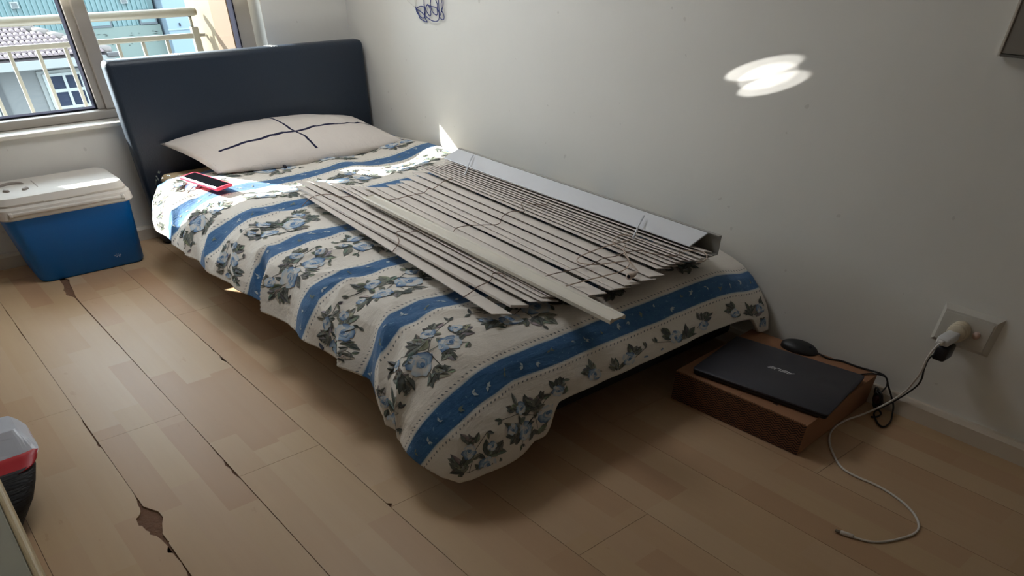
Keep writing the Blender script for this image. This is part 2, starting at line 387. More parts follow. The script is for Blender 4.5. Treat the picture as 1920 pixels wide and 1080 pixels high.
# roof deck + tiles
PIT = .30; EY, EZ = HY - .6, -1.17
def roofz(y): return EZ + PIT * (y - EY)
b = bmesh.new()
HX = 3.6
pts = [(-6, EY), (HX, EY), (HX - 2.2, EY + 2.2), (-6, EY + 2.2)]
lo = [b.verts.new((x, y, roofz(y) - .06)) for x, y in pts]; hi = [b.verts.new((x, y, roofz(y) - .01)) for x, y in pts]
for k in range(4): b.faces.new((lo[k], lo[(k + 1) % 4], hi[(k + 1) % 4], hi[k]))
b.faces.new(hi); b.faces.new(lo[::-1])
roof = obj('roof', b, emat('roof_batten', (74, 62, 64), .9), hs)
def tile_mesh():
    b = bmesh.new(); n = 6; R = []
    for j, (yy, lift, wd) in enumerate(((-.03, .045, .112), (.10, .03, .108), (.215, .0, .10))):
        ring = []
        for k in range(n + 1):
            a = math.pi * k / n
            ring.append(b.verts.new((-wd / 2 * math.cos(a), yy, PIT * yy + lift + .040 * math.sin(a) - .01)))
        R.append(ring)
    for a, c in zip(R, R[1:]):
        for k in range(n): b.faces.new((a[k], a[k + 1], c[k + 1], c[k]))
    b.faces.new(R[0][::-1])
    me = bpy.data.meshes.new('roof_tile'); b.to_mesh(me); b.free()
    me.polygons.foreach_set('use_smooth', [True] * len(me.polygons)); me.materials.append(M_tile); return me
tm = tile_mesh()
for r_ in range(9):
    y = EY + .02 + r_ * .185
    for k in range(30):
        x = .55 + k * .118 + (r_ % 2) * .03
        if x + .05 > HX - (y + .1 - EY): continue
        t_ = bpy.data.objects.new('roof_tile', tm); col.objects.link(t_); t_.parent = roof; t_.location = (x, y, roofz(y))
for k in range(9):
    t0 = .03 + k * .235
    A = Vector((HX - t0 * 1.0, EY + t0, roofz(EY + t0) + .03)); B = Vector((HX - t0 - .26, EY + t0 + .26, roofz(EY + t0 + .26) + .02))
    obj('hip_cap', tube([A, B], [.085, .07], 8), M_cap, roof, True)
# hip side slope of the roof, facing away
b = bmesh.new()
vs = [b.verts.new(p) for p in ((HX, EY, EZ - .02), (HX, EY + 6, EZ - .02), (HX - 2.2, EY + 3.8, roofz(EY + 2.2)), (HX - 2.2, EY + 2.2, roofz(EY + 2.2)))]
b.faces.new(vs); b2 = bmesh.ops.solidify(b, geom=list(b.faces), thickness=.05)
obj('roof_slope', b, M_cap, hs)
# teal corrugated building
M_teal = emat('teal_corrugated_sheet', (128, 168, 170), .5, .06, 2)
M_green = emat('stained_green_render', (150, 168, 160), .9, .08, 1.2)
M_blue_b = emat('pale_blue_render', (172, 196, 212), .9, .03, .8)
sh = thing('corrugated_building', 'teal corrugated building standing behind the tiled house', 'building')
TY = 30.
b = bmesh.new(); ring = []
x = -4.0; top = []
prof = [(0, 0), (.10, 0), (.12, -.05), (.16, -.05), (.18, 0)]
xs = []
while x < 8.55:
    for dx, dy in prof[:4]: xs.append((x + dx, TY + dy))
    x += .17
lo = [b.verts.new((x_, y_, -1.70)) for x_, y_ in xs]; hi = [b.verts.new((x_, y_, 1.2)) for x_, y_ in xs]
for k in range(len(xs) - 1): b.faces.new((lo[k], lo[k + 1], hi[k + 1], hi[k]))
obj('cladding', b, M_teal, sh)
obj('core_wall', box(-4, 8.78, TY + .05, TY + 6, -9, 1.2), M_teal, sh)
ba = obj('base_wall', box(-4, 8.80, TY - .12, TY + .05, -9, -1.70), M_green, sh)
random.seed(5)
M_stain = emat('dark_moss_stain', (84, 96, 92), .95, .3, 8)
for k in range(26):
    x_ = random.uniform(5.9, 8.6); z_ = random.uniform(-2.25, -1.86); L_ = random.uniform(.05, .24)
    bb = prism([(x_, z_), (x_ + L_ * .4, z_ - .014), (x_ + L_, z_), (x_ + L_ * .5, z_ + .02)], 0, .004)
    for v in bb.verts: v.co = (v.co.x, TY - .12 - v.co.z, v.co.y)
    obj('stain', bb, M_stain, ba)
for (xa, xb, za, zb) in ((6.35, 7.1, -1.70, -1.26), (8.1, 8.72, -1.68, -1.26)):
    f_ = obj('window', box(xa, xb, TY - .14, TY - .06, za, zb), emat('slate_window_frame', (92, 104, 112), .5), sh)
    obj('pane', box(xa + .05, xb - .05, TY - .15, TY - .14, za + .06, zb - .06), M_teal, f_)
for xv in (4.25, 7.77):
    f_ = obj('vent', box(xv - .12, xv + .12, TY - .12, TY - .06, -1.07, -.90), M_pvc, sh)
    obj('vent_grille', box(xv - .085, xv + .085, TY - .13, TY - .12, -1.045, -.925), emat('grey_grille', (120, 128, 128), .6), f_)
o = obj('pale_blue_building', box(8.9, 16, TY - .6, TY + 6, -9, 2.2, .03), M_blue_b)
tag(o, 'plain pale blue building beside the teal corrugated one', 'building')
# small details on it: a parapet strip and a dark fixing
obj('parapet_line', box(8.88, 16, TY - .63, TY - .6, -1.86, -1.82), emat('pale_blue_trim', (186, 214, 226), .8), o)
obj('wall_hook', box(9.33, 9.37, TY - .66, TY - .6, -1.75, -1.66), M_gasket, o)
o = struct(obj('floor_outside', box(-40, 40, .7, 60, -9.2, -9), emat('pavement', (150, 146, 138), .9, .1, .8)))

# ---------------------------------------------------------------- bed
M_leather = mat('dark_navy_faux_leather', (24, 38, 54), .45, .12, 5, .12, 220)
bed = thing('bed', 'single bed base with tall dark navy leatherette headboard under the window', 'bed')
hb = obj('headboard', box(-.957, -.012, -.122, -.058, .0, .549, .019, 4), M_leather, bed, True)
M_thread = mat('white_stitch_thread', (214, 214, 210), .8)
for xs_ in (-.735, -.395):
    b = bmesh.new()
    for k in range(3): tube([(xs_ + k * .010, -.075, .5495), (xs_ + .016 + k * .010, -.108, .5485)], .0011, 5, bm=b)
    obj('stitch', b, M_thread, hb)
obj('bed_base', box(-.86, -.02, -1.97, -.122, .035, .125, .01, 2), mat('black_base_fabric', (38, 36, 38), .9, .1, 30), bed)
for x_, y_ in ((-.80, -.25), (-.80, -1.8), (-.09, -.25), (-.09, -1.8)):
    obj('leg', tube([(x_, y_, .0), (x_, y_, .046)], [.02, .026], 12), mat('black_plastic', (24, 24, 26), .5), bed, True)
mt = obj('mattress', box(-.905, -.016, -1.90, -.124, .1255, .228, .022, 4), mat('cream_mattress_ticking', (214, 190, 150), .85, .06, 12, .1, 90), None, True)
tag(mt, 'cream mattress whose corner shows beside the headboard', 'mattress')

# duvet surface: sheet coordinates s (across, = x on top) and t (along, = y on top)
SX0, TY0, OVER = -.86, -1.88, .274
_pd = np.array([0, .04, .08, .115, .145, .17, .187, .200, .208, .212, .214]); _pz = np.array([.252, .247, .236, .217, .190, .163, .138, .10, .06, .022, -.02])
_pl = np.concatenate([[0], np.cumsum(np.hypot(np.diff(_pd), np.diff(_pz) / .632))])
def duvet_raw(s, t):
    s = np.asarray(s, float); t = np.asarray(t, float)
    A = np.maximum(0, SX0 - s); B = np.maximum(0, TY0 - t); r = np.hypot(A, B); rs = np.where(r > 1e-9, r, 1)
    ca, cb = A / rs, B / rs
    D = np.interp(r, _pl, _pd); Z = np.interp(r, _pl, _pz)
    k = .56 + .44 * sstep(-.15, -.45, t)
    cor = np.minimum(A, B) / .2
    lobe = 1 + .30 * np.clip(cor, 0, 1.2)
    x = np.where(A > 0, SX0, s) - D * ca * np.where(B > 0, lobe, k); y = np.where(B > 0, TY0, t) - D * cb * lobe
    # softness of the filling, creases and folds
    top = 1 - sstep(0, .12, r)
    quiet = 1 - .75 * sstep(-.70, -.80, t) * sstep(-.86, -.78, s)
    n1 = vnoise(s * 5 + 3, t * 5 + 9) * .010 + vnoise(s * 13 + 8, t * 12) * .0035
    Z = Z + n1 * top * quiet * sstep(-2.0, -1.7, t) 
    Z = Z + .013 * np.exp(-((s + .03) / .13) ** 2) * sstep(-1.25, -.7, t) - .022 * np.exp(-((s + .02) / .10) ** 2) * (1 - sstep(-1.95, -1.5, t))
    side = sstep(.03, .20, A) * (1 - sstep(0, .08, B)); foot = sstep(.05, .22, B) * (1 - sstep(0, .08, A))
    u = t + .45 * A
    f1 = vnoise(u * 7.5 + 2, A * 3 + 1); f2 = vnoise(u * 17 + 5, A * 5 + s * 0)
    f1 = 1 - 2 * np.abs(f1) ** .8
    off = side * (.019 * f1 + .013 * f2) + foot * (.006 * vnoise(s * 7 + 4, B * 4) + .003 * vnoise(s * 19, B * 6))
    ridge = sstep(.0, .10, A) * (1 - sstep(.2, .3, A)) * (1 - sstep(0, .1, B))
    Z = Z + ridge * .012 * (1 - np.abs(vnoise(u * 11 + 7.7, A * 6)) * 2)
    x = x - off * ca; y = y - off * cb; Z = Z + .35 * off
    near = sstep(-.60, -.80, s) * (1 - sstep(0, .06, B)) * sstep(.16, .05, A)
    Z = Z + near * .0075 * ((1 - np.abs(vnoise((t + .55 * s) * 14 + 3, (s - .3 * t) * 4 + 2)) * 2.2) * .6 - .3)
    ang = np.arctan2(cb, ca); c_ = np.clip(cor, 0, 1)
    x = x - c_ * .012 * np.sin(ang * 5 + .4) * ca; y = y - c_ * .012 * np.sin(ang * 5 + .4) * cb
    x = np.minimum(x, -.0175)
    return x, y, np.maximum(Z, .012)
def duvet_pt(s, t, off=0.):
    s = np.asarray(s, float); t = np.asarray(t, float)
    P = np.stack(duvet_raw(s, t), -1)
    if off is not 0.:
        e = .003
        a = np.stack(duvet_raw(s + e, t), -1) - np.stack(duvet_raw(s - e, t), -1)
        c = np.stack(duvet_raw(s, t + e), -1) - np.stack(duvet_raw(s, t - e), -1)
        n = np.cross(a, c); n /= np.linalg.norm(n, axis=-1, keepdims=True) + 1e-12
        P = P + n * np.asarray(off)[..., None]
    return P
def OA(t): return OVER * (1 + .27 * sstep(-1.72, -1.80, t))
def OB(s): return OVER * (1 + .32 * sstep(-.775, -.835, s) + .22 * sstep(-.10, -.05, s))
def kcorner(a, b_): return np.where((a > 0) & (b_ > 0), .30 + .70 * np.maximum(a, b_) / np.maximum(np.hypot(a, b_), 1e-9), 1)
def rounded_sheet(ns, nt_):
    """grid of sheet coordinates with its foot-left corner rounded off"""
    s0, s1, t0, t1 = SX0 - OVER, -.018, TY0 - OVER, -.155
    S, T = np.meshgrid(np.linspace(s0, s1, ns), np.linspace(t0, t1, nt_), indexing='ij')
    # pull the corner in
    a = np.clip((SX0 - S) / OVER, 0, 1); b_ = np.clip((TY0 - T) / OVER, 0, 1)
    k = kcorner(a, b_)
    S2 = np.where(a > 0, SX0 - a * OA(T) * k, S); T2 = np.where(b_ > 0, TY0 - b_ * OB(S) * k, T); S, T = S2, T2
    # wavy hem and a skewed head end
    T = np.where(T > -.45, T + (T + .45) / .295 * (-.13 * np.clip((-.50 - S) / .35, 0, 1)), T)
    return S, T
NS, NTT = 300, 420
S, T = rounded_sheet(NS, NTT)
P = duvet_pt(S.ravel(), T.ravel())
idx = np.arange(NS * NTT).reshape(NS, NTT)
F = np.stack([idx[:-1, :-1], idx[1:, :-1], idx[1:, 1:], idx[:-1, 1:]], -1).reshape(-1, 4)
me = bpy.data.meshes.new('duvet'); me.from_pydata(P.tolist(), [], F.tolist())
at_ = me.attributes.new('st', 'FLOAT_VECTOR', 'POINT')
at_.data.foreach_set('vector', np.stack([S.ravel(), T.ravel(), 0 * S.ravel()], -1).ravel().astype(np.float32))
STRIPE0, PERIOD = -.555, .2930
def duvet_mat():
    M = bpy.data.materials.new('striped_cotton_print'); M.use_nodes = True; t = NT(M)
    a = t.n('ShaderNodeAttribute', attribute_name='st'); v = a.outputs['Vector']; s = t.sep(v)
    wob = t.math('MULTIPLY', t.math('SUBTRACT', t.noise(v, 8, 2), .5), .012)
    y = t.math('DIVIDE', t.math('ADD', t.math('SUBTRACT', s[1], STRIPE0), wob), PERIOD)
    d = t.math('MULTIPLY', t.math('ABSOLUTE', t.math('SUBTRACT', t.math('FRACT', t.math('ADD', y, .5)), .5)), PERIOD)   # distance to stripe centre
    mr = t.n('ShaderNodeMapRange', interpolation_type='SMOOTHSTEP'); mr.inputs[1].default_value = .0335; mr.inputs[2].default_value = .0300; t.l(d, mr.inputs[0])
    me_ = t.n('ShaderNodeMapRange', interpolation_type='SMOOTHSTEP'); me_.inputs[1].default_value = .039; me_.inputs[2].default_value = .0315; t.l(d, me_.inputs[0])
    nb = t.noise(v, 90, 3); nl = t.noise(v, 45, 5, .7)
    blue = t.mix(nl, lin((34, 76, 122)), lin((68, 114, 158)))
    blue = t.mix(t.math('MULTIPLY', t.math('GREATER_THAN', nb, .67), .5), blue, lin((120, 160, 196)))
    cream = t.mix(t.noise(v, 5, 2), lin((211, 204, 194)), lin((222, 216, 208)))
    c = t.mix(t.math('MULTIPLY', me_.outputs[0], .55), cream, lin((140, 168, 186)))
    c = t.mix(mr.outputs[0], c, blue)
    # dotted line beside each stripe
    band = t.math('LESS_THAN', t.math('ABSOLUTE', t.math('SUBTRACT', d, .0445)), .0024)
    dot = t.math('LESS_THAN', t.math('FRACT', t.math('DIVIDE', t.math('ADD', s[0], t.math('MULTIPLY', d, .6)), .0115)), .30)
    c = t.mix(t.math('MULTIPLY', t.math('MULTIPLY', band, dot), .85), c, lin((62, 74, 84)))
    t.l(c, t.p.inputs['Base Color']); t.p.inputs['Roughness'].default_value = .85; t.p.inputs['Specular IOR Level'].default_value = .2
    t.p.inputs['Sheen Weight'].default_value = .15
    t.bump(t.noise(t.scale(v, (26, 60, 1)), 1, 5, .65), .45, .007); return M
duvet = obj('duvet', me, duvet_mat(), None, True)
tag(duvet, 'cream duvet with blue stripes and floral bouquets spread over the bed', 'duvet')
md = duvet.modifiers.new('thick', 'SOLIDIFY'); md.thickness = .008; md.offset = -1

# printed bouquets: thin coloured shapes laid on the cloth
PV, PF, PC, PZ = [], [], [], []
def add_poly(pts, cols, off):
    """fan polygon: first vertex is the centre"""
    b0 = len(PV); PV.extend(pts); PC.extend(cols); PZ.extend([off] * len(pts)); n = len(pts) - 1
    for k in range(n): PF.append((b0, b0 + 1 + k, b0 + 1 + (k + 1) % n))
LEAF = [lin((92, 95, 88)), lin((76, 80, 75)), lin((106, 109, 102)), lin((122, 122, 111))]
def leaf(x, y, a, L, wd, rnd):
    c = rnd.choice(LEAF); c2 = tuple(min(1, q * rnd.uniform(1.25, 1.9)) for q in c)
    ca, sa = math.cos(a), math.sin(a)
    def P_(u, v): return (x + u * ca - v * sa, y + u * sa + v * ca)
    prof = [(0, 0), (.18, .34), (.42, .5), (.7, .36), (1, 0)]
    for sgn, cc in ((1, c), (-1, c2)):
        pts = [P_(.5 * L, 0)] + [P_(u * L, sgn * v * wd) for u, v in prof]
        add_poly(pts, [cc] * len(pts), .0006)
    add_strip([P_(0, 0), P_(.9 * L, 0)], .0005, tuple(q * .6 for q in c), .0009)
def add_strip(pts, wd, c, off):
    for (x0, y0), (x1, y1) in zip(pts, pts[1:]):
        d = math.hypot(x1 - x0, y1 - y0) or 1; nx, ny = -(y1 - y0) / d * wd, (x1 - x0) / d * wd
        add_poly([((x0 + x1) / 2, (y0 + y1) / 2), (x0 + nx, y0 + ny), (x1 + nx, y1 + ny), (x1 - nx, y1 - ny), (x0 - nx, y0 - ny)], [c] * 5, off)
WHT, PALE, MID, DEEP = lin((214, 212, 208)), lin((176, 194, 210)), lin((118, 150, 186)), lin((58, 100, 150))
def rose(x, y, R, rnd):
    rot = rnd.uniform(0, 6.28)
    for k in range(7):                                   # outer ruffled petals
        a = rot + k * 6.283 / 7 + rnd.uniform(-.2, .2); px, py = x + .62 * R * math.cos(a), y + .55 * R * math.sin(a)
        blue_ = k in (1, 2, 4); r_ = R * rnd.uniform(.42, .56); n = 9
        pts = [(px, py)]; cs = [PALE if blue_ else WHT]
        for j in range(n):
            b_ = a + 6.283 * j / n; rr = r_ * (1 + .16 * math.sin(3 * b_ + k))
            pts.append((px + rr * math.cos(b_), py + rr * .85 * math.sin(b_)))
            out = math.cos(b_ - a)
            cs.append((DEEP if out > .5 else MID if out > -.1 else PALE) if blue_ else (PALE if out > .3 else WHT))
        add_poly(pts, cs, .0010 + k * .00005)
    for k in range(4):                                   # heart of the flower
        a = rot + 1 + k * 1.6; r_ = R * (.50 - k * .09); n = 9; px, py = x + .1 * R * math.cos(a), y + .1 * R * math.sin(a)
        pts = [(px, py)]; cs = [MID if k % 2 else PALE]
        for j in range(n):
            b_ = a + 6.283 * j / n
            pts.append((px + r_ * math.cos(b_), py + r_ * .85 * math.sin(b_))); cs.append(MID if (k % 2 == 0 and math.cos(b_ - a) > 0) else WHT if k < 3 else DEEP)
        add_poly(pts, cs, .0015 + k * .0001)
def bouquet(cx, cy, flip, rnd):
    f = -1 if flip else 1
    def at2(u, v): return cx + f * u, cy + v
    # sprays of leaves first, then blooms
    for (u, v, n, a0, spread, L) in ((.0, .02, 9, 1.4, 1.6, .042), (-.075, -.005, 8, 2.9, 1.0, .040), (.08, .0, 8, .1, 1.1, .040), (.02, -.048, 7, -1.4, 1.2, .036), (-.05, .05, 6, 2.2, .8, .032), (.075, .05, 6, .9, .8, .032), (-.02, -.04, 5, -2.2, .8, .034)):
        for k in range(n):
            a = a0 + (k / (n - 1) - .5) * 2 * spread; a = a if f > 0 else math.pi - a
            x, y = at2(u + rnd.uniform(-.012, .012), v + rnd.uniform(-.008, .008))
            leaf(x, y, a + rnd.uniform(-.2, .2), L * rnd.uniform(.75, 1.15), L * rnd.uniform(.42, .6), rnd)
    for (u0, v0, u1, v1) in ((0, 0, .1, .06), (0, 0, -.1, .05), (0, 0, .1, -.03), (0, 0, -.08, -.045), (0, 0, .0, -.075)):
        p = [at2(u0, v0), at2((u0 + u1) / 2, (v0 + v1) / 2 + .008), at2(u1, v1)]
        add_strip(p, .0008, LEAF[1], .0007)
        leaf(*p[-1], rnd.uniform(0, 6.28), .020, .009, rnd); leaf(*p[-1], rnd.uniform(0, 6.28), .018, .009, rnd)
    for (u, v, R) in ((-.048, -.022, .030), (.034, -.012, .036), (-.035, .040, .022), (.075, .038, .019), (-.088, .012, .016)):
        x, y = at2(u, v); rose(x, y, R * rnd.uniform(.78, 1.0), rnd)
    for k in range(11):
        x, y = at2(rnd.uniform(-.07, .07), rnd.uniform(-.03, .04)); leaf(x, y, rnd.uniform(0, 6.28), .028, .014, rnd)
rnd = random.Random(11)
for i in range(-2, 7):
    tc = STRIPE0 - PERIOD * (i + .5) + .005
    for k in range(-5, 3):
        sc_ = -.47 + k * .252 + (.126 if i % 2 else 0) + rnd.uniform(-.01, .01)
        bouquet(sc_, tc, (i + k) % 2 == 0, rnd)
for i in range(-1, 7):                                   # sprigs on the blue stripes
    tc = STRIPE0 - PERIOD * i
    for k in range(26):
        x = -1.16 + k * .047 + rnd.uniform(-.008, .008); y = tc + rnd.uniform(-.012, .012)
        g = lin((176, 190, 198)) if k % 3 else lin((112, 122, 112))
        for q in range(3 if k % 2 else 2):
            a = rnd.uniform(0, 6.28); L = rnd.uniform(.008, .016)
            c_, s_ = math.cos(a), math.sin(a)
            pts = [(x + L * .5 * c_, y + L * .5 * s_)] + [(x + u * L * c_ - v * L * s_, y + u * L * s_ + v * L * c_) for u, v in ((0, 0), (.4, .24), (1, 0), (.4, -.24))]
            add_poly(pts, [g] * 5, .0006)
PV = np.array(PV); PF = np.array(PF); PC = np.array(PC); PZ = np.array(PZ)
# keep shapes that lie on the sheet
smin, smax, tmin, tmax = S.min() + .006, -.03, T.min() + .006, -.165
def inside(p):
    A = np.clip(SX0 - p[:, 0], 0, 9); B = np.clip(TY0 - p[:, 1], 0, 9)
    a = A / OA(np.maximum(p[:, 1], TY0)); b_ = B / OB(np.maximum(p[:, 0], SX0)); a = np.where(B > 0, A / (OVER * 1.27), a); b_ = np.where(A > 0, B / (OVER * 1.32), b_)
    return (np.maximum(a, b_) < .955 * kcorner(a, b_)) & (p[:, 0] < smax) & (p[:, 1] < tmax)
ok = inside(PV); keep = ok[PF].all(1); PF = PF[keep]
used = np.unique(PF); remap = -np.ones(len(PV), int); remap[used] = np.arange(len(used))
PF = remap[PF]; PV = PV[used]; PC = PC[used]; PZ = PZ[used]
P3 = duvet_pt(PV[:, 0], PV[:, 1], PZ + .0004)
me = bpy.data.meshes.new('floral_print'); me.from_pydata(P3.tolist(), [], PF.tolist())
ca = me.color_attributes.new('Col', 'FLOAT_COLOR', 'POINT')
ca.data.foreach_set('color', np.concatenate([PC, np.ones((len(PC), 1))], 1).astype(np.float32).ravel())
M = bpy.data.materials.new('printed_flower_dye'); M.use_nodes = True; t = NT(M)
a = t.n('ShaderNodeVertexColor', layer_name='Col'); fz = t.noise(t.pos(), 160, 3)
t.l(t.mix(t.math('MULTIPLY', fz, .22), a.outputs[0], lin((150, 156, 158))), t.p.inputs['Base Color']); t.p.inputs['Roughness'].default_value = .9; t.p.inputs['Specular IOR Level'].default_value = .1
fp = obj('floral_print', me, M, duvet, True); fp['kind'] = 'stuff'

tb = duvet_pt(np.array([SX0 - OVER * .97]), np.array([-1.535]), np.array([.002]))[0]
obj('hem_tab', obox(Vector(tb), Vector((-.002, -.012, -.001)), Vector((-.0015, .0, -.003)), Vector((-.0012, 0, .0008))), mat('navy_hem_tab', (28, 36, 56), .8), duvet)
# pillow
def pillow():
    n, k = 44, 30; top, bot, uv = [], [], []
    for i in range(n + 1):
        u = -1 + 2 * i / n
        for j in range(k + 1):
            v = -1 + 2 * j / k
            h = (1 - abs(u) ** 2.6) ** .62 * (1 - abs(v) ** 2.4) ** .62 if abs(u) < 1 and abs(v) < 1 else 0
            x = .378 * u * (1 - .04 * (1 - v * v)) - .042 * v; y = .128 * v * (1 + .32 * (1 - u * u))
            wr = .004 * float(vnoise(u * 5 + 2, v * 4 + 7)) + .003 * float(vnoise(u * 14, v * 3 + 2))
            top.append((x, y, .052 * h + wr * h)); bot.append((x, y, -.018 * h)); uv.append((u, v, 0))
    W = k + 1; N = len(top); F = []
    for i in range(n):
        for j in range(k):
            a = i * W + j; F.append((a, a + W, a + W + 1, a + 1)); F.append((N + a, N + a + 1, N + a + W + 1, N + a + W))
    me = bpy.data.meshes.new('pillow')
    R = Matrix.Translation((-.450, -.262, .287)) @ Matrix.Rotation(math.radians(0), 4, 'Z') @ Matrix.Rotation(math.radians(13), 4, 'X')
    me.from_pydata([tuple(R @ Vector(p)) for p in top + bot], [], F)
    a = me.attributes.new('uvp', 'FLOAT_VECTOR', 'POINT'); q = np.array(uv + [(9, 9, 0)] * N, np.float32); a.data.foreach_set('vector', q.ravel())
    bm = bmesh.new(); bm.from_mesh(me); bmesh.ops.remove_doubles(bm, verts=bm.verts, dist=1e-5); bm.to_mesh(me); bm.free()
    return me, R
pm, PR = pillow()
M = bpy.data.materials.new('white_pillowcase_navy_lines'); M.use_nodes = True; t = NT(M)
a = t.n('ShaderNodeAttribute', attribute_name='uvp'); s_ = t.sep(a.outputs['Vector'])
wv = t.math('MULTIPLY', t.math('SUBTRACT', t.noise(a.outputs['Vector'], 3, 2), .5), .05)
l1 = t.math('LESS_THAN', t.math('ABSOLUTE', t.math('ADD', t.math('ADD', s_[1], wv), t.math('ADD', t.math('MULTIPLY', s_[0], -.16), .19))), .036)
l1 = t.math('MULTIPLY', l1, t.math('GREATER_THAN', s_[0], -.82)); l1 = t.math('MULTIPLY', l1, t.math('LESS_THAN', s_[0], .97))
l2 = t.math('LESS_THAN', t.math('ABSOLUTE', t.math('SUBTRACT', t.math('ADD', s_[0], wv), .0)), .0135)
l2 = t.math('MULTIPLY', l2, t.math('MULTIPLY', t.math('GREATER_THAN', s_[1], -.80), t.math('LESS_THAN', s_[1], .8)))
t.l(t.mix(t.math('MAXIMUM', l1, l2), lin((214, 206, 200)), lin((30, 32, 62))), t.p.inputs['Base Color'])
t.p.inputs['Roughness'].default_value = .85; t.p.inputs['Specular IOR Level'].default_value = .2; t.bump(t.noise(t.scale(a.outputs['Vector'], (9, 3, 1)), 2, 4), .25, .01)
pl = obj('pillow', pm, M, None, True); tag(pl, 'white pillow with thin navy lines leaning on the headboard', 'pillow')
b = xform(box(-.115, -.107, -.175, -.162, -.010, .008), PR)
obj('tag', b, mat('navy_fabric_tag', (28, 28, 44), .9), pl)

# ---------------------------------------------------------------- venetian blind taken down on the bed
FAR = [(-.714, -.864), (-.689, -.773), (-.659, -.713), (-.624, -.742), (-.588, -.803), (-.579, -.857), (-.56, -.88), (-.531, -.912), (-.5, -.93), (-.459, -.925), (-.429, -.934), (-.403, -.916), (-.361, -.886), (-.318, -.862), (-.277, -.835), (-.264, -.837), (-.254, -.845), (-.245, -.853), (-.235, -.861), (-.227, -.868), (-.217, -.876), (-.206, -.876), (-.193, -.869), (-.180, -.855)]
NEAR = [(-.814, -1.895), (-.759, -1.889), (-.714, -1.898), (-.693, -1.912), (-.677, -1.896), (-.664, -1.906), (-.641, -1.929), (-.615, -1.947), (-.584, -1.951), (-.531, -1.96), (-.519, -1.962), (-.488, -1.964), (-.441, -1.97), (-.407, -1.966), (-.364, -1.95), (-.344, -1.953), (-.325, -1.956), (-.308, -1.957), (-.292, -1.961), (-.28, -1.976), (-.272, -1.987), (-.254, -1.988), (-.234, -1.982), (-.218, -1.968)]
M_slat = mat('taupe_painted_slat', (212, 204, 197), .55, .05, 14, .05, 90)
blind = thing('venetian_blind', 'taken-down wooden venetian blind with taupe slats fanned over the duvet', 'blind')
zb = .266
for i, (a, c) in enumerate(zip(FAR, NEAR)):
    A = Vector((*a, 0)); B = Vector((*c, 0)); d = (B - A).normalized(); n = Vector((-d.y, d.x, 0)); n = n if n.x > 0 else -n
    wd = .049 if i < 17 else .034; zl = zb + (.0115 if i < 8 else .0066 if i < 14 else .0095); zr = zb
    thick = .0019
    if i in (0, 1): thick = .0055 if i == 1 else .0022
    up = Vector((0, 0, 1)); az = (n * wd + up * (zr - zl))
    C_ = (A + B) / 2 + n * wd / 2 + up * ((zl + zr) / 2)
    nn = az.normalized().cross(d).normalized(); nn = nn if nn.z > 0 else -nn
    bb = obox(C_, (B - A) / 2, az / 2, nn * thick / 2, .0005, 1)
    obj('bottom_rail' if i == 1 else 'slat', bb, M_slat, blind)
    zb += .0013 if i >= 13 else (.0004 if i > 2 else .0002)
M_rail_w = mat('white_steel_headrail', (206, 208, 214), .22, .02, 20)
def quadbox(p, q, wdir, wd, h, z0, b=None):
    A = Vector((*p, z0)); B = Vector((*q, z0)); return obox((A + B) / 2 + wdir * wd / 2 + Vector((0, 0, h / 2)), (B - A) / 2, wdir * wd / 2, Vector((0, 0, h / 2)), .0012, 1)
HA, HB = Vector((-.178, -.845, 0)), Vector((-.226, -1.930, 0)); hd = (HB - HA).normalized(); hn = Vector((-hd.y, hd.x, 0)); hn = hn if hn.x > 0 else -hn
# tilted white face of the headrail with a turned lip, and the open channel end beyond it
Hz0, Hz1 = .296, .315
f_c = (HA + HB) / 2 + hn * .032 + Vector((0, 0, (Hz0 + Hz1) / 2))
az = (hn * .064 + Vector((0, 0, Hz1 - Hz0)))
nn = az.normalized().cross(hd).normalized(); nn = nn if nn.z > 0 else -nn
hrl = obj('headrail', obox(f_c, (HB - HA) / 2, az / 2, nn * .0016, .001, 1), M_rail_w, blind)
HB2 = HB + hd * .035
ch = bmesh.new()
def seg_box(bm_, p0, p1, c_off, ax, ay):
    c0 = (p0 + p1) / 2 + c_off; q = obox(c0, (p1 - p0) / 2, ax, ay)
    tmp = bpy.data.meshes.new('tmp'); q.to_mesh(tmp); q.free(); bm_.from_mesh(tmp); bpy.data.meshes.remove(tmp)
seg_box(ch, HA, HB2, hn * .070 + Vector((0, 0, .296)), hn * .0012, Vector((0, 0, .021)))
seg_box(ch, HA, HB2, hn * .044 + Vector((0, 0, .2735)), hn * .027, Vector((0, 0, .0010)))
seg_box(ch, HA, HB2, hn * .0655 + Vector((0, 0, .3165)), hn * .0045, Vector((0, 0, .0010)))
obj('rail_channel', ch, mat('grey_steel_channel', (150, 148, 142), .4, .05, 30), hrl)
M_clear = mat('clear_plastic_clip', (214, 218, 226), .12)
for p, q in (((-.140, -.960, .3185), (-.238, -1.0435, .292)), ((-.190, -1.747, .3185), (-.277, -1.7935, .292))):
    obj('hold_clip', tube([p, ((p[0] + q[0]) / 2, (p[1] + q[1]) / 2, .312), q], .0026, 6), M_clear, blind, True)
M_cord = mat('brown_ladder_cord', (120, 100, 88), .9); M_cord2 = mat('beige_lift_cord', (178, 160, 146), .9)
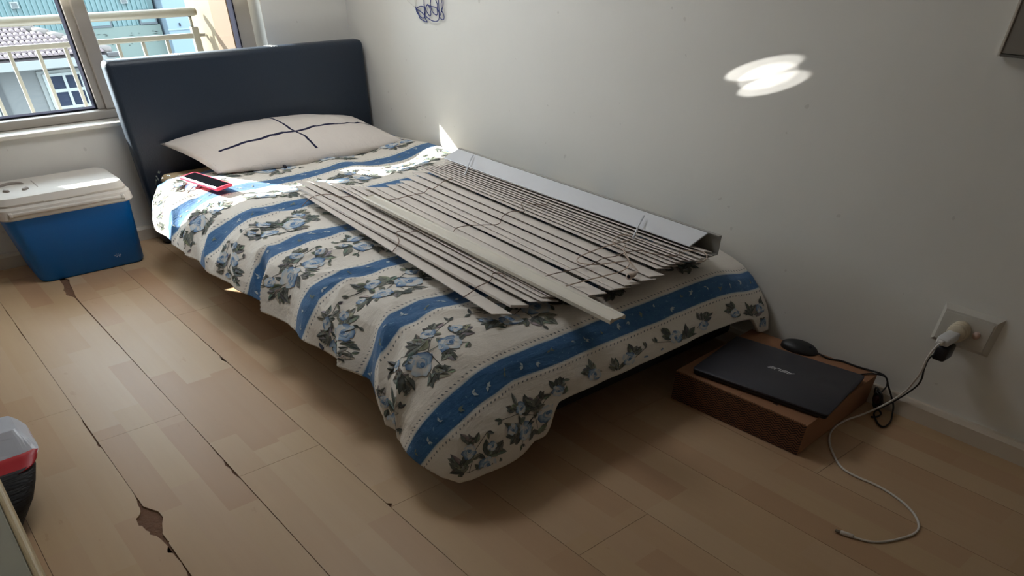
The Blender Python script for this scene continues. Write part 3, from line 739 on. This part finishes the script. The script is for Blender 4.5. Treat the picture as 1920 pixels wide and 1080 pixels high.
CORDS = [[(-0.768, -.9649, .276), (-0.7066, -0.9109, 0.279), (-0.6591, -0.9133, 0.28), (-0.6386, -0.9661, 0.28), (-0.6176, -0.9764, 0.28), (-0.6185, -1.0178, 0.28)],
 [(-0.5637, -1.0702, 0.281), (-0.541, -1.0891, 0.281), (-0.4839, -1.0873, 0.281), (-0.4471, -1.0891, 0.281), (-0.4285, -1.09, 0.281), (-0.3957, -1.0654, 0.282), (-0.3845, -1.0747, 0.282), (-0.3442, -1.055, 0.284), (-0.3236, -1.0462, 0.287), (-0.2873, -1.0473, 0.290)],
 [(-0.7713, -1.4513, 0.279), (-0.7252, -1.409, 0.281), (-0.6888, -1.3431, 0.282), (-0.672, -1.3626, 0.281), (-0.6477, -1.3662, 0.281), (-0.6364, -1.3644, 0.281)],
 [(-0.573, -1.4339, 0.282), (-0.5464, -1.4168, 0.282), (-0.5118, -1.4226, 0.282), (-0.4817, -1.4419, 0.282), (-0.4432, -1.4623, 0.282), (-0.3934, -1.42, 0.283), (-0.3496, -1.4066, 0.284), (-0.3355, -1.4246, 0.285), (-0.3271, -1.4329, 0.287), (-0.3029, -1.3934, 0.289), (-0.2807, -1.3769, 0.290), (-0.2755, -1.4125, 0.291), (-0.2615, -1.442, 0.292), (-0.2343, -1.4299, 0.293)],
 [(-0.8093, -1.7888, 0.279), (-0.7782, -1.7804, 0.281), (-0.7527, -1.7665, 0.281), (-0.7087, -1.7588, 0.282), (-0.6788, -1.7294, 0.282), (-0.6638, -1.7419, 0.282), (-0.6667, -1.7607, 0.282)],
 [(-0.6016, -1.819, 0.282), (-0.5698, -1.8203, 0.282), (-0.5419, -1.8263, 0.282), (-0.5113, -1.83, 0.282), (-0.4632, -1.8345, 0.283), (-0.4186, -1.826, 0.283), (-0.3853, -1.8379, 0.285), (-0.3516, -1.8413, 0.287), (-0.3203, -1.8559, 0.289), (-0.3217, -1.8826, 0.290), (-0.3034, -1.9252, 0.291), (-0.2863, -1.9433, 0.292), (-0.2528, -1.9238, 0.294)]]
for c_ in CORDS: obj('ladder_cord', tube(c_, .0010, 6, 5), M_cord, blind, True)
LIFT = [[(-0.265, -1.7787, 0.292), (-0.2798, -1.7558, 0.292), (-0.3189, -1.7651, 0.291), (-0.3397, -1.7885, 0.290), (-0.3535, -1.834, 0.289), (-0.387, -1.8828, 0.287), (-0.4115, -1.9255, 0.286), (-0.4202, -1.9399, 0.285), (-0.4395, -1.9492, 0.285), (-0.4508, -1.9482, 0.285)],
 [(-0.2939, -1.7962, 0.292), (-0.3561, -1.7829, 0.289), (-0.4289, -1.7818, 0.286), (-0.4745, -1.7954, 0.286), (-0.4863, -1.8219, 0.286), (-0.4623, -1.8509, 0.286), (-0.426, -1.8677, 0.287), (-0.3893, -1.8846, 0.288)],
 [(-0.3203, -1.8066, 0.290), (-0.3616, -1.8416, 0.288), (-0.3944, -1.8894, 0.287), (-0.4327, -1.9115, 0.285), (-0.4704, -1.9101, 0.284), (-0.5288, -1.8998, 0.283), (-0.5741, -1.8948, 0.283), (-0.6029, -1.8907, 0.282)],
 [(-0.2548, -1.9343, 0.294), (-0.235, -1.9508, 0.294), (-0.2205, -1.9686, 0.292), (-0.2314, -1.9885, 0.290), (-0.254, -1.9988, 0.288), (-0.2769, -1.9933, 0.287)]]
for c_ in LIFT: obj('lift_cord', tube(c_, .0013, 6, 5), M_cord2, blind, True)
b = tube([(-.4375, -1.9483, .288), (-.4475, -1.950, .288), (-.4630, -1.9522, .288), (-.4660, -1.9527, .288)], [.0045, .0068, .0085, .0075], 14)
ts = obj('tassel', b, mat('beige_tassel', (206, 190, 180), .5), blind, True)
obj('tassel_hole', tube([(-.4655, -1.9526, .288), (-.4664, -1.9528, .288)], .0042, 12), M_gasket, ts)
# loose valance lying across the slats
va = bmesh.new()
VA, VB = Vector((-.622, -1.062, 0)), Vector((-.672, -2.093, 0)); vd = (VB - VA).normalized(); vn = Vector((-vd.y, vd.x, 0)); vn = vn if vn.x > 0 else -vn
prof = [(0, .0), (.000, .006), (.003, .0085), (.007, .0085), (.009, .0062), (.034, .0062), (.036, .0080), (.040, .0080), (.042, .006), (.042, .0), (.038, .0), (.036, .003), (.006, .003), (.004, .0)]
r0 = [va.verts.new(VA + vn * u + Vector((0, 0, .2875 + v * 1.2))) for u, v in prof]; r1 = [va.verts.new(VB + vn * u + Vector((0, 0, .2835 + v * 1.2))) for u, v in prof]
for k in range(len(prof)): va.faces.new((r0[k], r0[(k + 1) % len(prof)], r1[(k + 1) % len(prof)], r1[k]))
f0 = va.faces.new(r0[::-1]); f1 = va.faces.new(r1); bmesh.ops.triangulate(va, faces=[f0, f1])
o = obj('blind_valance', va, mat('cream_moulded_valance', (212, 206, 194), .4, .03, 12)); tag(o, 'loose cream moulded strip lying across the blind slats', 'valance')

# ---------------------------------------------------------------- phone
ph = thing('phone', 'phone in a hot pink case lying in the sun on the duvet', 'phone')
pc = Vector((-.866, -.495, .268)); ax = Vector((.040, -.206, -.002)) * .5; ay = Vector((.0575, .0125, .004)) * .5
azp = ax.cross(ay).normalized(); azp = azp if azp.z > 0 else -azp
pk = obj('phone_case', obox(pc, ax, ay, azp * .0042, .0026, 3), mat('hot_pink_silicone', (226, 62, 92), .45), ph, True)
obj('screen', obox(pc + azp * .0042, ax * .915, ay * .82, azp * .0006, .0004, 1), mat('black_phone_glass', (16, 17, 20), .06), ph)

# ---------------------------------------------------------------- cooler box
cl = thing('cooler_box', 'blue plastic cooler box with white lid by the window wall', 'cooler')
M_cb = mat('blue_moulded_plastic', (0, 104, 186), .42, .05, 6, .05, 300); M_cw = mat('white_moulded_plastic', (208, 203, 197), .75, .03, 10, spec=.25)
by = (-.240, -.030)
body = obj('body', loft([(.001, -1.398, -1.070, by[0] + .006, by[1], .030), (.010, -1.404, -1.064, by[0], by[1] + .004, .032), (.200, -1.428, -1.046, -.252, -.022, .036)], 8), M_cb, cl, True); sharp(body)
rim = obj('rim', loft([(.196, -1.437, -1.037, -.260, -.018, .038), (.200, -1.441, -1.034, -.263, -.018, .040), (.224, -1.437, -1.037, -.259, -.018, .038), (.230, -1.430, -1.044, -.252, -.018, .034)], 8), M_cw, cl, True); sharp(rim)
lid = obj('lid', loft([(.230, -1.428, -1.046, -.250, -.020, .034), (.236, -1.430, -1.044, -.252, -.020, .036), (.252, -1.421, -1.052, -.243, -.026, .034), (.2565, -1.409, -1.064, -.226, -.030, .03)], 8), M_cw, cl, True); sharp(lid, 25)
obj('handle_bar', box(-1.400, -1.075, -.2665, -.258, .2075, .2175, .003), M_cw, rim, True)
obj('handle_end', box(-1.410, -1.398, -.2675, -.256, .2055, .2195, .003), M_cw, rim, True)
obj('handle_end', box(-1.078, -1.066, -.2675, -.256, .2055, .2195, .003), M_cw, rim, True)
M_dent = mat('dent_shade_grey', (138, 128, 120), .6)  # raised grey pieces; the shade of the lid's dents is in this colour
obj('lid_catch', box(-1.300, -1.165, -.2525, -.247, .2315, .2365, .002), M_cw, lid)
for k, (cx, cy, R, a0, a1) in enumerate(((-1.350, -.125, .042, 30, 150), (-1.345, -.155, .030, 290, 340), (-1.350, -.150, .034, 200, 235))):
    pts = [(cx + R * math.cos(math.radians(a0 + (a1 - a0) * q / 8)), cy + R * math.sin(math.radians(a0 + (a1 - a0) * q / 8)), .2562) for q in range(9)]
    obj('lid_dent', tube(pts, [.002] + [.0065] * 7 + [.002], 8), M_dent, lid, True)
obj('lid_groove', box(-1.288, -1.285, -.165, -.075, .2562, .2570), M_dent, lid)
M_em = mat('white_snowflake_print', (180, 196, 214), .6); b = bmesh.new()
for k in range(6):
    a = k * math.pi / 3; c0 = Vector((-1.150, -.2415, .038)); dv = Vector((math.cos(a), 0, math.sin(a) * .63))
    tube([c0 + dv * .003, c0 + dv * .011], .0007, 5, bm=b)
    for sg in (-1, 1):
        d2 = Vector((math.cos(a + sg * .7), 0, math.sin(a + sg * .7) * .63)); tube([c0 + dv * .007, c0 + dv * .007 + d2 * .005], .0005, 5, bm=b)
obj('snowflake_emblem', b, M_em, cl)

# ---------------------------------------------------------------- box, laptop, mouse
def carton_mat():
    M = bpy.data.materials.new('dark_printed_corrugate'); M.use_nodes = True; t = NT(M); s = t.sep(t.pos())
    u = t.math('DIVIDE', s[1], .0105); v = t.math('DIVIDE', s[2], .0062)
    zz = t.math('PINGPONG', u, 1.0)
    f = t.math('FRACT', t.math('ADD', v, t.math('MULTIPLY', zz, 1.1)))
    wob = t.noise(t.pos(), 60, 2)
    m_ = t.math('LESS_THAN', t.math('ADD', f, t.math('MULTIPLY', wob, .3)), .62)
    t.l(t.mix(m_, lin((120, 78, 52)), lin((34, 22, 20))), t.p.inputs['Base Color']); t.p.inputs['Roughness'].default_value = .85; return M
M_card = mat('brown_cardboard', (148, 106, 76), .85, .06, 18, .05, 200)
cb = thing('cardboard_box', 'flat brown cardboard box with dark zigzag print under the laptop', 'box')
ang = math.atan2(-.021, .345); BM = Matrix.Translation((-.379, -2.065, 0)) @ Matrix.Rotation(-ang * 0 + math.radians(3.4), 4, 'Z')
# local frame: x to the wall, -y along the front edge
bx = obj('carton', xform(box(0, .338, -.347, 0, .001, .0745, .0012, 1), BM), M_card, cb)
pn = obj('printed_panel', xform(box(-.0012, 0, -.3465, -.0005, .0015, .0735), BM), carton_mat(), cb)
lid_b = bmesh.new()
a_ = xform(box(-.0005, .3385, -.1735, -.0005, .0745, .0763), BM); obj('lid_flap', a_, M_card, cb)
a_ = xform(box(-.0005, .3385, -.3470, -.1745, .0745, .0763), BM); obj('lid_flap', a_, M_card, cb)
b = bmesh.new()
for k in range(64):                                         # ragged corrugated edge of the panel
    y = -.003 - k * .0054
    q = [(-.0015, y), (.0012, y + .0012), (.0012, y + .004)]
    vs = [b.verts.new((x_, y_, .0763)) for x_, y_ in q] + [b.verts.new((x_, y_, .0772)) for x_, y_ in q]
    b.faces.new(vs[3:6]); b.faces.new((vs[0], vs[1], vs[4], vs[3])); b.faces.new((vs[1], vs[2], vs[5], vs[4])); b.faces.new((vs[2], vs[0], vs[3], vs[5]))
obj('corrugated_edge', xform(b, BM), carton_mat(), cb)
for (y, x, L) in ((-.045, .035, .03), (-.245, .03, .012)):
    obj('printed_mark', xform(box(x, x + .006, y - L, y, .0763, .0765), BM), mat('dark_ink', (60, 40, 30), .9), cb)
lp = thing('laptop', 'closed dark grey laptop lying on the cardboard box', 'laptop')
LM = Matrix.Translation((-.226, -2.245, 0)) @ Matrix.Rotation(math.radians(9.5), 4, 'Z')
M_lap = mat('slate_laptop_shell', (58, 58, 66), .45, .04, 20, .03, 400, .35); M_lap2 = mat('black_laptop_base', (20, 20, 23), .5)
o = obj('base', xform(loft([(.0775, -.108, .110, -.158, .158, .008), (.080, -.1135, .1155, -.1635, .1635, .008), (.0865, -.115, .117, -.165, .165, .009)], 5), LM), M_lap2, lp, True); sharp(o)
o = obj('screen_lid', xform(loft([(.0872, -.114, .116, -.164, .164, .009), (.0880, -.1155, .1175, -.1655, .1655, .010), (.0915, -.1155, .1175, -.1655, .1655, .010), (.0923, -.1145, .1165, -.1645, .1645, .010)], 5), LM), M_lap, lp, True); sharp(o)
for yy in (-.10, .10):
    obj('rubber_foot', xform(box(-.095, -.085, yy - .02, yy + .02, .0763, .0776), LM), M_lap2, lp)
# maker's mark, strokes of slanted capitals read from the hinge side
def stroke_letters(word, h, wl, gap, sh_, tk):
    G = {'A': [[(0, 0), (.55, 1)], [(.55, 1), (1, 1), (1, 0)], [(.35, .38), (1, .38)]],
         'S': [[(1, 1), (.12, 1), (.0, .82), (.0, .66), (.12, .52), (.88, .52), (1, .36), (1, .16), (.88, 0), (0, 0)]],
         'U': [[(0, 1), (0, .16), (.14, 0), (.86, 0), (1, .16), (1, 1)]]}
    out = []; x0 = 0
    for c in word:
        for st in G[c]: out.append([(x0 + u * wl + sh_ * v * h, v * h) for u, v in st])
        x0 += wl + gap
    return out, x0 - gap
ST, TW = stroke_letters('ASUS', .0088, .0120, .0038, .30, .0011); b = bmesh.new()
for st in ST:
    for (xa, ya), (xb, yb) in zip(st, st[1:]):
        d = Vector((xb - xa, yb - ya)); L = d.length; d /= L; n = Vector((-d.y, d.x)) * .0009; e = d * .0007
        q = [Vector((xa, ya)) - e + n, Vector((xb, yb)) + e + n, Vector((xb, yb)) + e - n, Vector((xa, ya)) - e - n]
        # letter right = +y, letter up = -x
        lo = [b.verts.new((-(p.y - .0044) + .012, (p.x - TW / 2) - .003, .0923)) for p in q]; hi = [b.verts.new((-(p.y - .0044) + .012, (p.x - TW / 2) - .003, .0926)) for p in q]
        b.faces.new(hi)
        for k in range(4): b.faces.new((lo[k], lo[(k + 1) % 4], hi[(k + 1) % 4], hi[k]))
obj('lettering', xform(b, LM), mat('bright_silver_lettering', (236, 238, 242), .4), lp)
mo = thing('mouse', 'black computer mouse between laptop and wall', 'mouse')
b = bmesh.new(); bmesh.ops.create_uvsphere(b, u_segments=28, v_segments=16, radius=1)
for v in b.verts:
    z = max(v.co.z, -.15); v.co = Vector((v.co.x * .028 * (1 - .12 * v.co.y), v.co.y * .048, (z + .15) * .019 + (.003 * v.co.y if z > 0 else 0)))
xform(b, Matrix.Translation((-.052, -2.195, .0765)) @ Matrix.Rotation(math.radians(14), 4, 'Z'))
mb = obj('shell', b, mat('matt_black_mouse', (22, 23, 26), .5), mo, True)
obj('scroll_wheel', tube([(-.056, -2.222, .0905), (-.050, -2.222, .0905)], .004, 12), M_gasket, mo, True)

# ---------------------------------------------------------------- wall socket, chargers and cables
M_sock = mat('white_socket_plastic', (196, 192, 184), .4, .03, 20)
so = thing('wall_socket', 'white plastic wall socket plate above the skirting', 'socket')
def wallbox(y0, y1, z0, z1, d0, d1, bev=0.): return box(-d1, -d0, y0, y1, z0, z1, bev, 2)
b = bmesh.new()
def frustum(b, y0, y1, z0, z1, d0, ins, d1):
    lo = [b.verts.new((-d0, y, z)) for y, z in ((y0, z0), (y1, z0), (y1, z1), (y0, z1))]; hi = [b.verts.new((-d1, y, z)) for y, z in ((y0 + ins, z0 + ins), (y1 - ins, z0 + ins), (y1 - ins, z1 - ins), (y0 + ins, z1 - ins))]
    for k in range(4): b.faces.new((lo[k], lo[(k + 1) % 4], hi[(k + 1) % 4], hi[k]))
    b.faces.new(hi); b.faces.new(lo[::-1]); return b
obj('plate', frustum(b, -2.585, -2.461, .187, .269, .0003, .009, .0105), M_sock, so)
obj('cover', wallbox(-2.573, -2.473, .196, .256, .0105, .0120, .0006), M_sock, so)
obj('rocker_switch', tube([(-.012, -2.549, .2265), (-.0150, -2.549, .2265)], .0078, 16), mat('pinkish_switch', (206, 178, 168), .45), so, True)
ad = thing('plug_adapter', 'round ivory plug adapter pushed into the wall socket', 'adapter')
AC = Vector((-.0120, -2.515, .2255))
for k, (d0, d1, r_) in enumerate(((.0, .012, .0215), (.0128, .020, .0205), (.0208, .026, .0185))):
    obj('ring', tube([AC + Vector((-d0, 0, 0)), AC + Vector((-d0 - .001, 0, 0)), AC + Vector((-d1 + .001, 0, 0)), AC + Vector((-d1, 0, 0))], [r_ * .95, r_, r_, r_ * .95], 24), mat('ivory_adapter_plastic', (202, 190, 168), .45), ad, True)
us = thing('usb_charger', 'small white usb charger block on the adapter', 'charger')
o = obj('block', box(-.0900, -.0385, -2.5275, -2.4995, .2140, .2320, .005, 4), mat('white_charger_plastic', (206, 206, 208), .35), us, True)
obj('socket_slot', box(-.0903, -.0899, -2.518, -2.509, .2195, .2265), M_gasket, us)
M_wcab = mat('white_cable_rubber', (206, 200, 194), .5)
wc = thing('charging_cable', 'white charging cable running from the charger across the floor', 'cable')
obj('usb_plug', box(-.1020, -.0904, -2.519, -2.508, .2185, .2275, .002), M_wcab, wc, True)
WC = [(-.102, -2.5135, .223), (-.110, -2.510, .212), (-0.113, -2.5063, 0.189), (-0.108, -2.505, 0.1556), (-.085, -2.492, .115), (-0.0680, -2.4800, 0.085), (-0.0811, -2.4587, 0.05), (-0.1126, -2.4291, 0.02), (-0.1412, -2.4095, 0.007), (-0.1773, -2.4039, 0.0026), (-0.2165, -2.4104, 0.0026), (-0.2561, -2.4299, 0.0026), (-0.2927, -2.461, 0.0026), (-0.327, -2.5018, 0.0026), (-0.3338, -2.5396, 0.0026), (-0.33, -2.58, 0.0026), (-0.3341, -2.6175, 0.0026), (-0.3482, -2.659, 0.0026), (-0.37, -2.6897, 0.0026), (-0.395, -2.7073, 0.0026), (-0.4211, -2.7105, 0.0026), (-0.454, -2.7013, 0.0026), (-0.4866, -2.6861, 0.0026), (-0.5103, -2.6663, 0.0026), (-0.5223, -2.64, 0.003)]
obj('cord', tube(WC, .0024, 8, 6), M_wcab, wc, True)
obj('connector', tube([(-.5223, -2.640, .0035), (-.5232, -2.637, .0042), (-.5290, -2.618, .0042), (-.5294, -2.6165, .004)], [.003, .0042, .0042, .0036], 12), M_wcab, wc, True)
obj('metal_tip', obox(Vector((-.5308, -2.6115, .0040)), Vector((-.0013, .0048, 0)), Vector((.0034, .0009, 0)), Vector((0, 0, .0012)), .0004, 1), mat('steel_tip', (120, 110, 100), .35, metal=.7), wc)
M_blk = mat('black_cable_rubber', (20, 18, 18), .5)
bp = thing('power_cable', 'black plug and cable hanging below the adapter and looping on the floor', 'cable')
obj('plug', box(-.072, -.030, -2.528, -2.500, .174, .2060, .006, 3), mat('black_plug_plastic', (26, 25, 30), .35), bp, True)
BC = [(-.070, -2.505, .186), (-.078, -2.4995, .176), (-0.075, -2.4990, .150), (-0.068, -2.5010, .125), (-0.050, -2.4930, .098), (-0.025, -2.4720, .060), (-0.0215, -2.4480, .024), (-0.034, -2.4331, 0.007), (-0.0567, -2.4315, 0.003), (-0.0819, -2.4486, 0.003), (-0.1012, -2.4697, 0.003), (-0.0959, -2.4802, 0.003), (-0.0642, -2.4769, 0.003), (-0.034, -2.4643, 0.006), (-0.0235, -2.4538, 0.024), (-0.0225, -2.4276, 0.058), (-0.0225, -2.4082, 0.0800), (-0.0235, -2.3691, 0.0795), (-0.0281, -2.3406, 0.0790), (-0.0304, -2.3005, 0.0790), (-0.0435, -2.273, 0.0790), (-0.0461, -2.2432, 0.0830)]
obj('cord', tube(BC, .0021, 8, 6), M_blk, bp, True)
bd = thing('cable_bundle', 'tied bundle of black cable at the corner of the cardboard box', 'cable')
rb = random.Random(4)
BC0 = Vector((-.052, -2.424, .036))
for k in range(5):
    c0 = BC0 + Vector((rb.uniform(-.006, .006), rb.uniform(-.005, .005), rb.uniform(-.004, .004))); tl = rb.uniform(-.5, .5)
    pts = []
    for q in range(13):
        a = 2 * math.pi * q / 12; r1, r2 = .022 + k * .001, .013
        pts.append(c0 + Vector((.35 * r1 * math.cos(a) - .012 * math.sin(a), r2 * math.cos(a + tl), r1 * math.sin(a))))
    obj('loop', tube(pts, .0020, 7, 4), M_blk, bd, True)
obj('tie', tube([BC0 + Vector((-.012, -.004, .002)), BC0 + Vector((.012, .004, .0))], .009, 10), mat('dark_red_tie', (60, 18, 20), .7), bd, True)
obj('cord_end', tube([BC0 + Vector((-.008, 0, -.014)), (-.060, -2.448, .010), (-.072, -2.444, .003), (-.080, -2.436, .003)], .0021, 7, 5), M_blk, bd, True)
obj('cord_end', tube([(-.062, -2.366, .079), (-.035, -2.384, .0795), (-.026, -2.412, .080), (-.028, -2.424, .062), BC0 + Vector((0, 0, .012))], .0019, 7, 5), M_blk, bd, True)

# ---------------------------------------------------------------- things on the walls
BLUE = [[(-0.4832, 0.6621), (-0.4878, 0.6495), (-0.4995, 0.6396), (-0.5026, 0.634), (-0.5217, 0.628), (-0.5465, 0.626), (-0.5362, 0.6359), (-0.534, 0.6474), (-0.5355, 0.6647), (-0.5369, 0.6818), (-.537, .72)], [(-0.4865, 0.6576), (-0.5116, 0.6641), (-0.5328, 0.6646), (-0.5425, 0.6593), (-0.5612, 0.6454), (-0.5699, 0.6424), (-0.5748, 0.6496), (-0.5712, 0.6608), (-0.5599, 0.6716), (-0.5484, 0.6642), (-0.5447, 0.6572)], [(-0.4917, 0.6567), (-0.5199, 0.6501), (-0.5449, 0.641), (-0.5698, 0.6332), (-0.5952, 0.6301), (-0.6161, 0.6336), (-0.6237, 0.6432), (-0.625, 0.6636), (-0.6253, 0.6858), (-.623, .72)], [(-.577, .72), (-0.5759, 0.6836), (-0.5729, 0.6722), (-0.5784, 0.6566), (-0.5976, 0.6474), (-0.6093, 0.6492), (-0.6098, 0.6628), (-0.6126, 0.6741), (-0.6052, 0.6849), (-.6, .72)], [(-0.5546, 0.6702), (-0.5748, 0.6678), (-0.6052, 0.6659), (-0.6203, 0.6566), (-0.6249, 0.6433), (-0.6367, 0.6371), (-0.6484, 0.6401), (-0.6483, 0.6502), (-0.6394, 0.6587), (-0.6365, 0.6753), (-0.6403, 0.6865), (-.636, .72)], [(-.645, .72), (-0.6502, 0.687), (-0.6486, 0.6737), (-0.6394, 0.6587), (-0.6278, 0.6457)], [(-0.4894, 0.6589), (-0.4999, 0.642), (-0.5174, 0.6348), (-0.5339, 0.6381), (-0.5398, 0.6592), (-0.5337, 0.6703)]]
WHITE = [[(-.40, .70), (-0.4317, 0.6771), (-0.4762, 0.6606)], [(-.481, .72), (-0.4796, 0.6792), (-0.4792, 0.6619)], [(-.49, .72), (-0.4877, 0.6796), (-0.4832, 0.6621)]]
bw = thing('blue_cord_tangle', 'tangled dark blue cord hanging on the wall above the bed', 'cord')
M_bw = mat('navy_blue_cord', (30, 48, 120), .6)
for k, L in enumerate(BLUE): obj('cord_loop', tube([(-.0035 - .0016 * (k % 3), y, z) for y, z in L], .00135, 6, 6), M_bw, bw, True)
for L in WHITE: obj('white_string', tube([(-.002, y, z) for y, z in L], .0007, 5, 3), mat('thin_white_string', (222, 220, 214), .7), bw, True)
obj('hook', tube([(0, -.56, .724), (-.012, -.56, .722), (-.014, -.56, .730)], .003, 8), M_white, bw, True)
wp = thing('wall_panel', 'flat grey panel with a lit edge coloured pale, fixed high on the wall', 'panel')
obj('board', box(-.0130, -.0005, -3.05, -2.372, .692, 1.20, .001, 1), mat('matt_grey_board', (128, 122, 114), .8, .04, 6), wp)
obj('edge_strip', box(-.0150, -.0005, -2.3715, -2.366, .688, 1.20, .001, 1), mat('lit_edge_strip', (198, 192, 182), .6), wp)  # side edge catching light, the brightness put into its pale colour
obj('edge_strip', box(-.0150, -.0005, -3.05, -2.3722, .688, .6915), mat('dark_edge_strip', (92, 88, 82), .6), wp)

# ---------------------------------------------------------------- desk corner and bag beside the camera
dk = thing('desk', 'pale melamine desk whose cream edge enters beside the black bag', 'desk')
M_mel = mat('pale_grey_melamine', (164, 164, 150), .5, .04, 8)
obj('desk_top', box(-2.40, -1.7115, -3.4, -2.075, .380, .399, .001, 1), M_mel, dk)
obj('edge_band', box(-1.7112, -1.7030, -3.4, -2.075, .380, .4005, .003, 3), mat('cream_edge_band', (206, 188, 150), .45), dk)
for x_, y_ in ((-2.36, -2.12), (-2.36, -3.35), (-1.76, -3.35)):
    obj('leg', box(x_ - .02, x_ + .02, y_ - .02, y_ + .02, 0, .380, .003), M_mel, dk)
bag = thing('bag', 'slouched black woven bag with red band and white plastic liner', 'bag')
def bagsec(z, y0, y1, xr, r): return (z, xr - .30, xr, y0, y1, r)
M_wov = bpy.data.materials.new('black_woven_fabric'); M_wov.use_nodes = True; t = NT(M_wov)
wv = t.noise(t.scale(t.pos(), (20, 160, 420)), 1, 3)
t.l(t.mix(wv, lin((8, 8, 10)), lin((42, 43, 48))), t.p.inputs['Base Color']); t.p.inputs['Roughness'].default_value = .6; t.bump(wv, .5, .006)
def lofty(secs, M, name, n=8):
    b = loft(secs, n)
    o_ = obj(name, b, M, bag, True); return o_
lofty([(.002, -2.02, -1.752, -1.605, -1.36, .04), (.012, -2.03, -1.738, -1.610, -1.35, .05), (.05, -2.03, -1.700, -1.600, -1.335, .055), (.07, -2.02, -1.684, -1.585, -1.33, .055), (.088, -2.01, -1.670, -1.556, -1.33, .05), (.097, -2.0, -1.676, -1.545, -1.34, .04)], M_wov, 'fabric_body')
lofty([(.095, -1.99, -1.667, -1.547, -1.345, .045), (.096, -1.99, -1.662, -1.538, -1.345, .042), (.105, -1.985, -1.653, -1.518, -1.35, .036), (.108, -1.97, -1.660, -1.512, -1.355, .03)], mat('red_plastic_band', (186, 22, 40), .4, .1, 20), 'red_band')
b = loft([(.104, -1.985, -1.652, -1.515, -1.352, .034), (.119, -1.97, -1.660, -1.478, -1.36, .025), (.132, -1.92, -1.670, -1.450, -1.38, .012)], 6)
bmesh.ops.subdivide_edges(b, edges=list(b.edges), cuts=1)
for v in b.verts: v.co += Vector((0, .005 * float(vnoise(v.co.x * 30, v.co.z * 60)), .005 * float(vnoise(v.co.x * 25 + 3, v.co.y * 25))))
obj('plastic_liner', b, mat('white_crinkled_plastic', (190, 194, 206), .3, .08, 30), bag)

# ---------------------------------------------------------------- added spot lamps standing in for sunlight off the phone glass
def glint(name, target, ang, sx, energy, roll):
    d = bpy.data.lights.new(name, 'SPOT'); d.energy = energy; d.spot_size = math.radians(ang); d.spot_blend = .35; d.shadow_soft_size = .002; d.color = (1, .98, .93)
    o_ = bpy.data.objects.new(name, d); col.objects.link(o_); o_.location = pc + azp * .012
    q = (Vector(target) - o_.location).to_track_quat('-Z', 'Y')
    o_.rotation_mode = 'QUATERNION'; o_.rotation_quaternion = q @ Vector((0, 0, 1)).rotation_difference(Vector((0, 0, 1))) @ Matrix.Rotation(math.radians(roll), 3, 'Z').to_quaternion(); o_.scale = (1, sx, 1)
    return o_

glint('glint_spot', (0, -1.876, .6220), 3.9, .34, 62, 10)
glint('glint_spot', (0, -1.894, .6095), 3.0, .55, 40, 12)
glint('glint_spot', (0, -1.911, .5965), 3.5, .36, 62, 16)
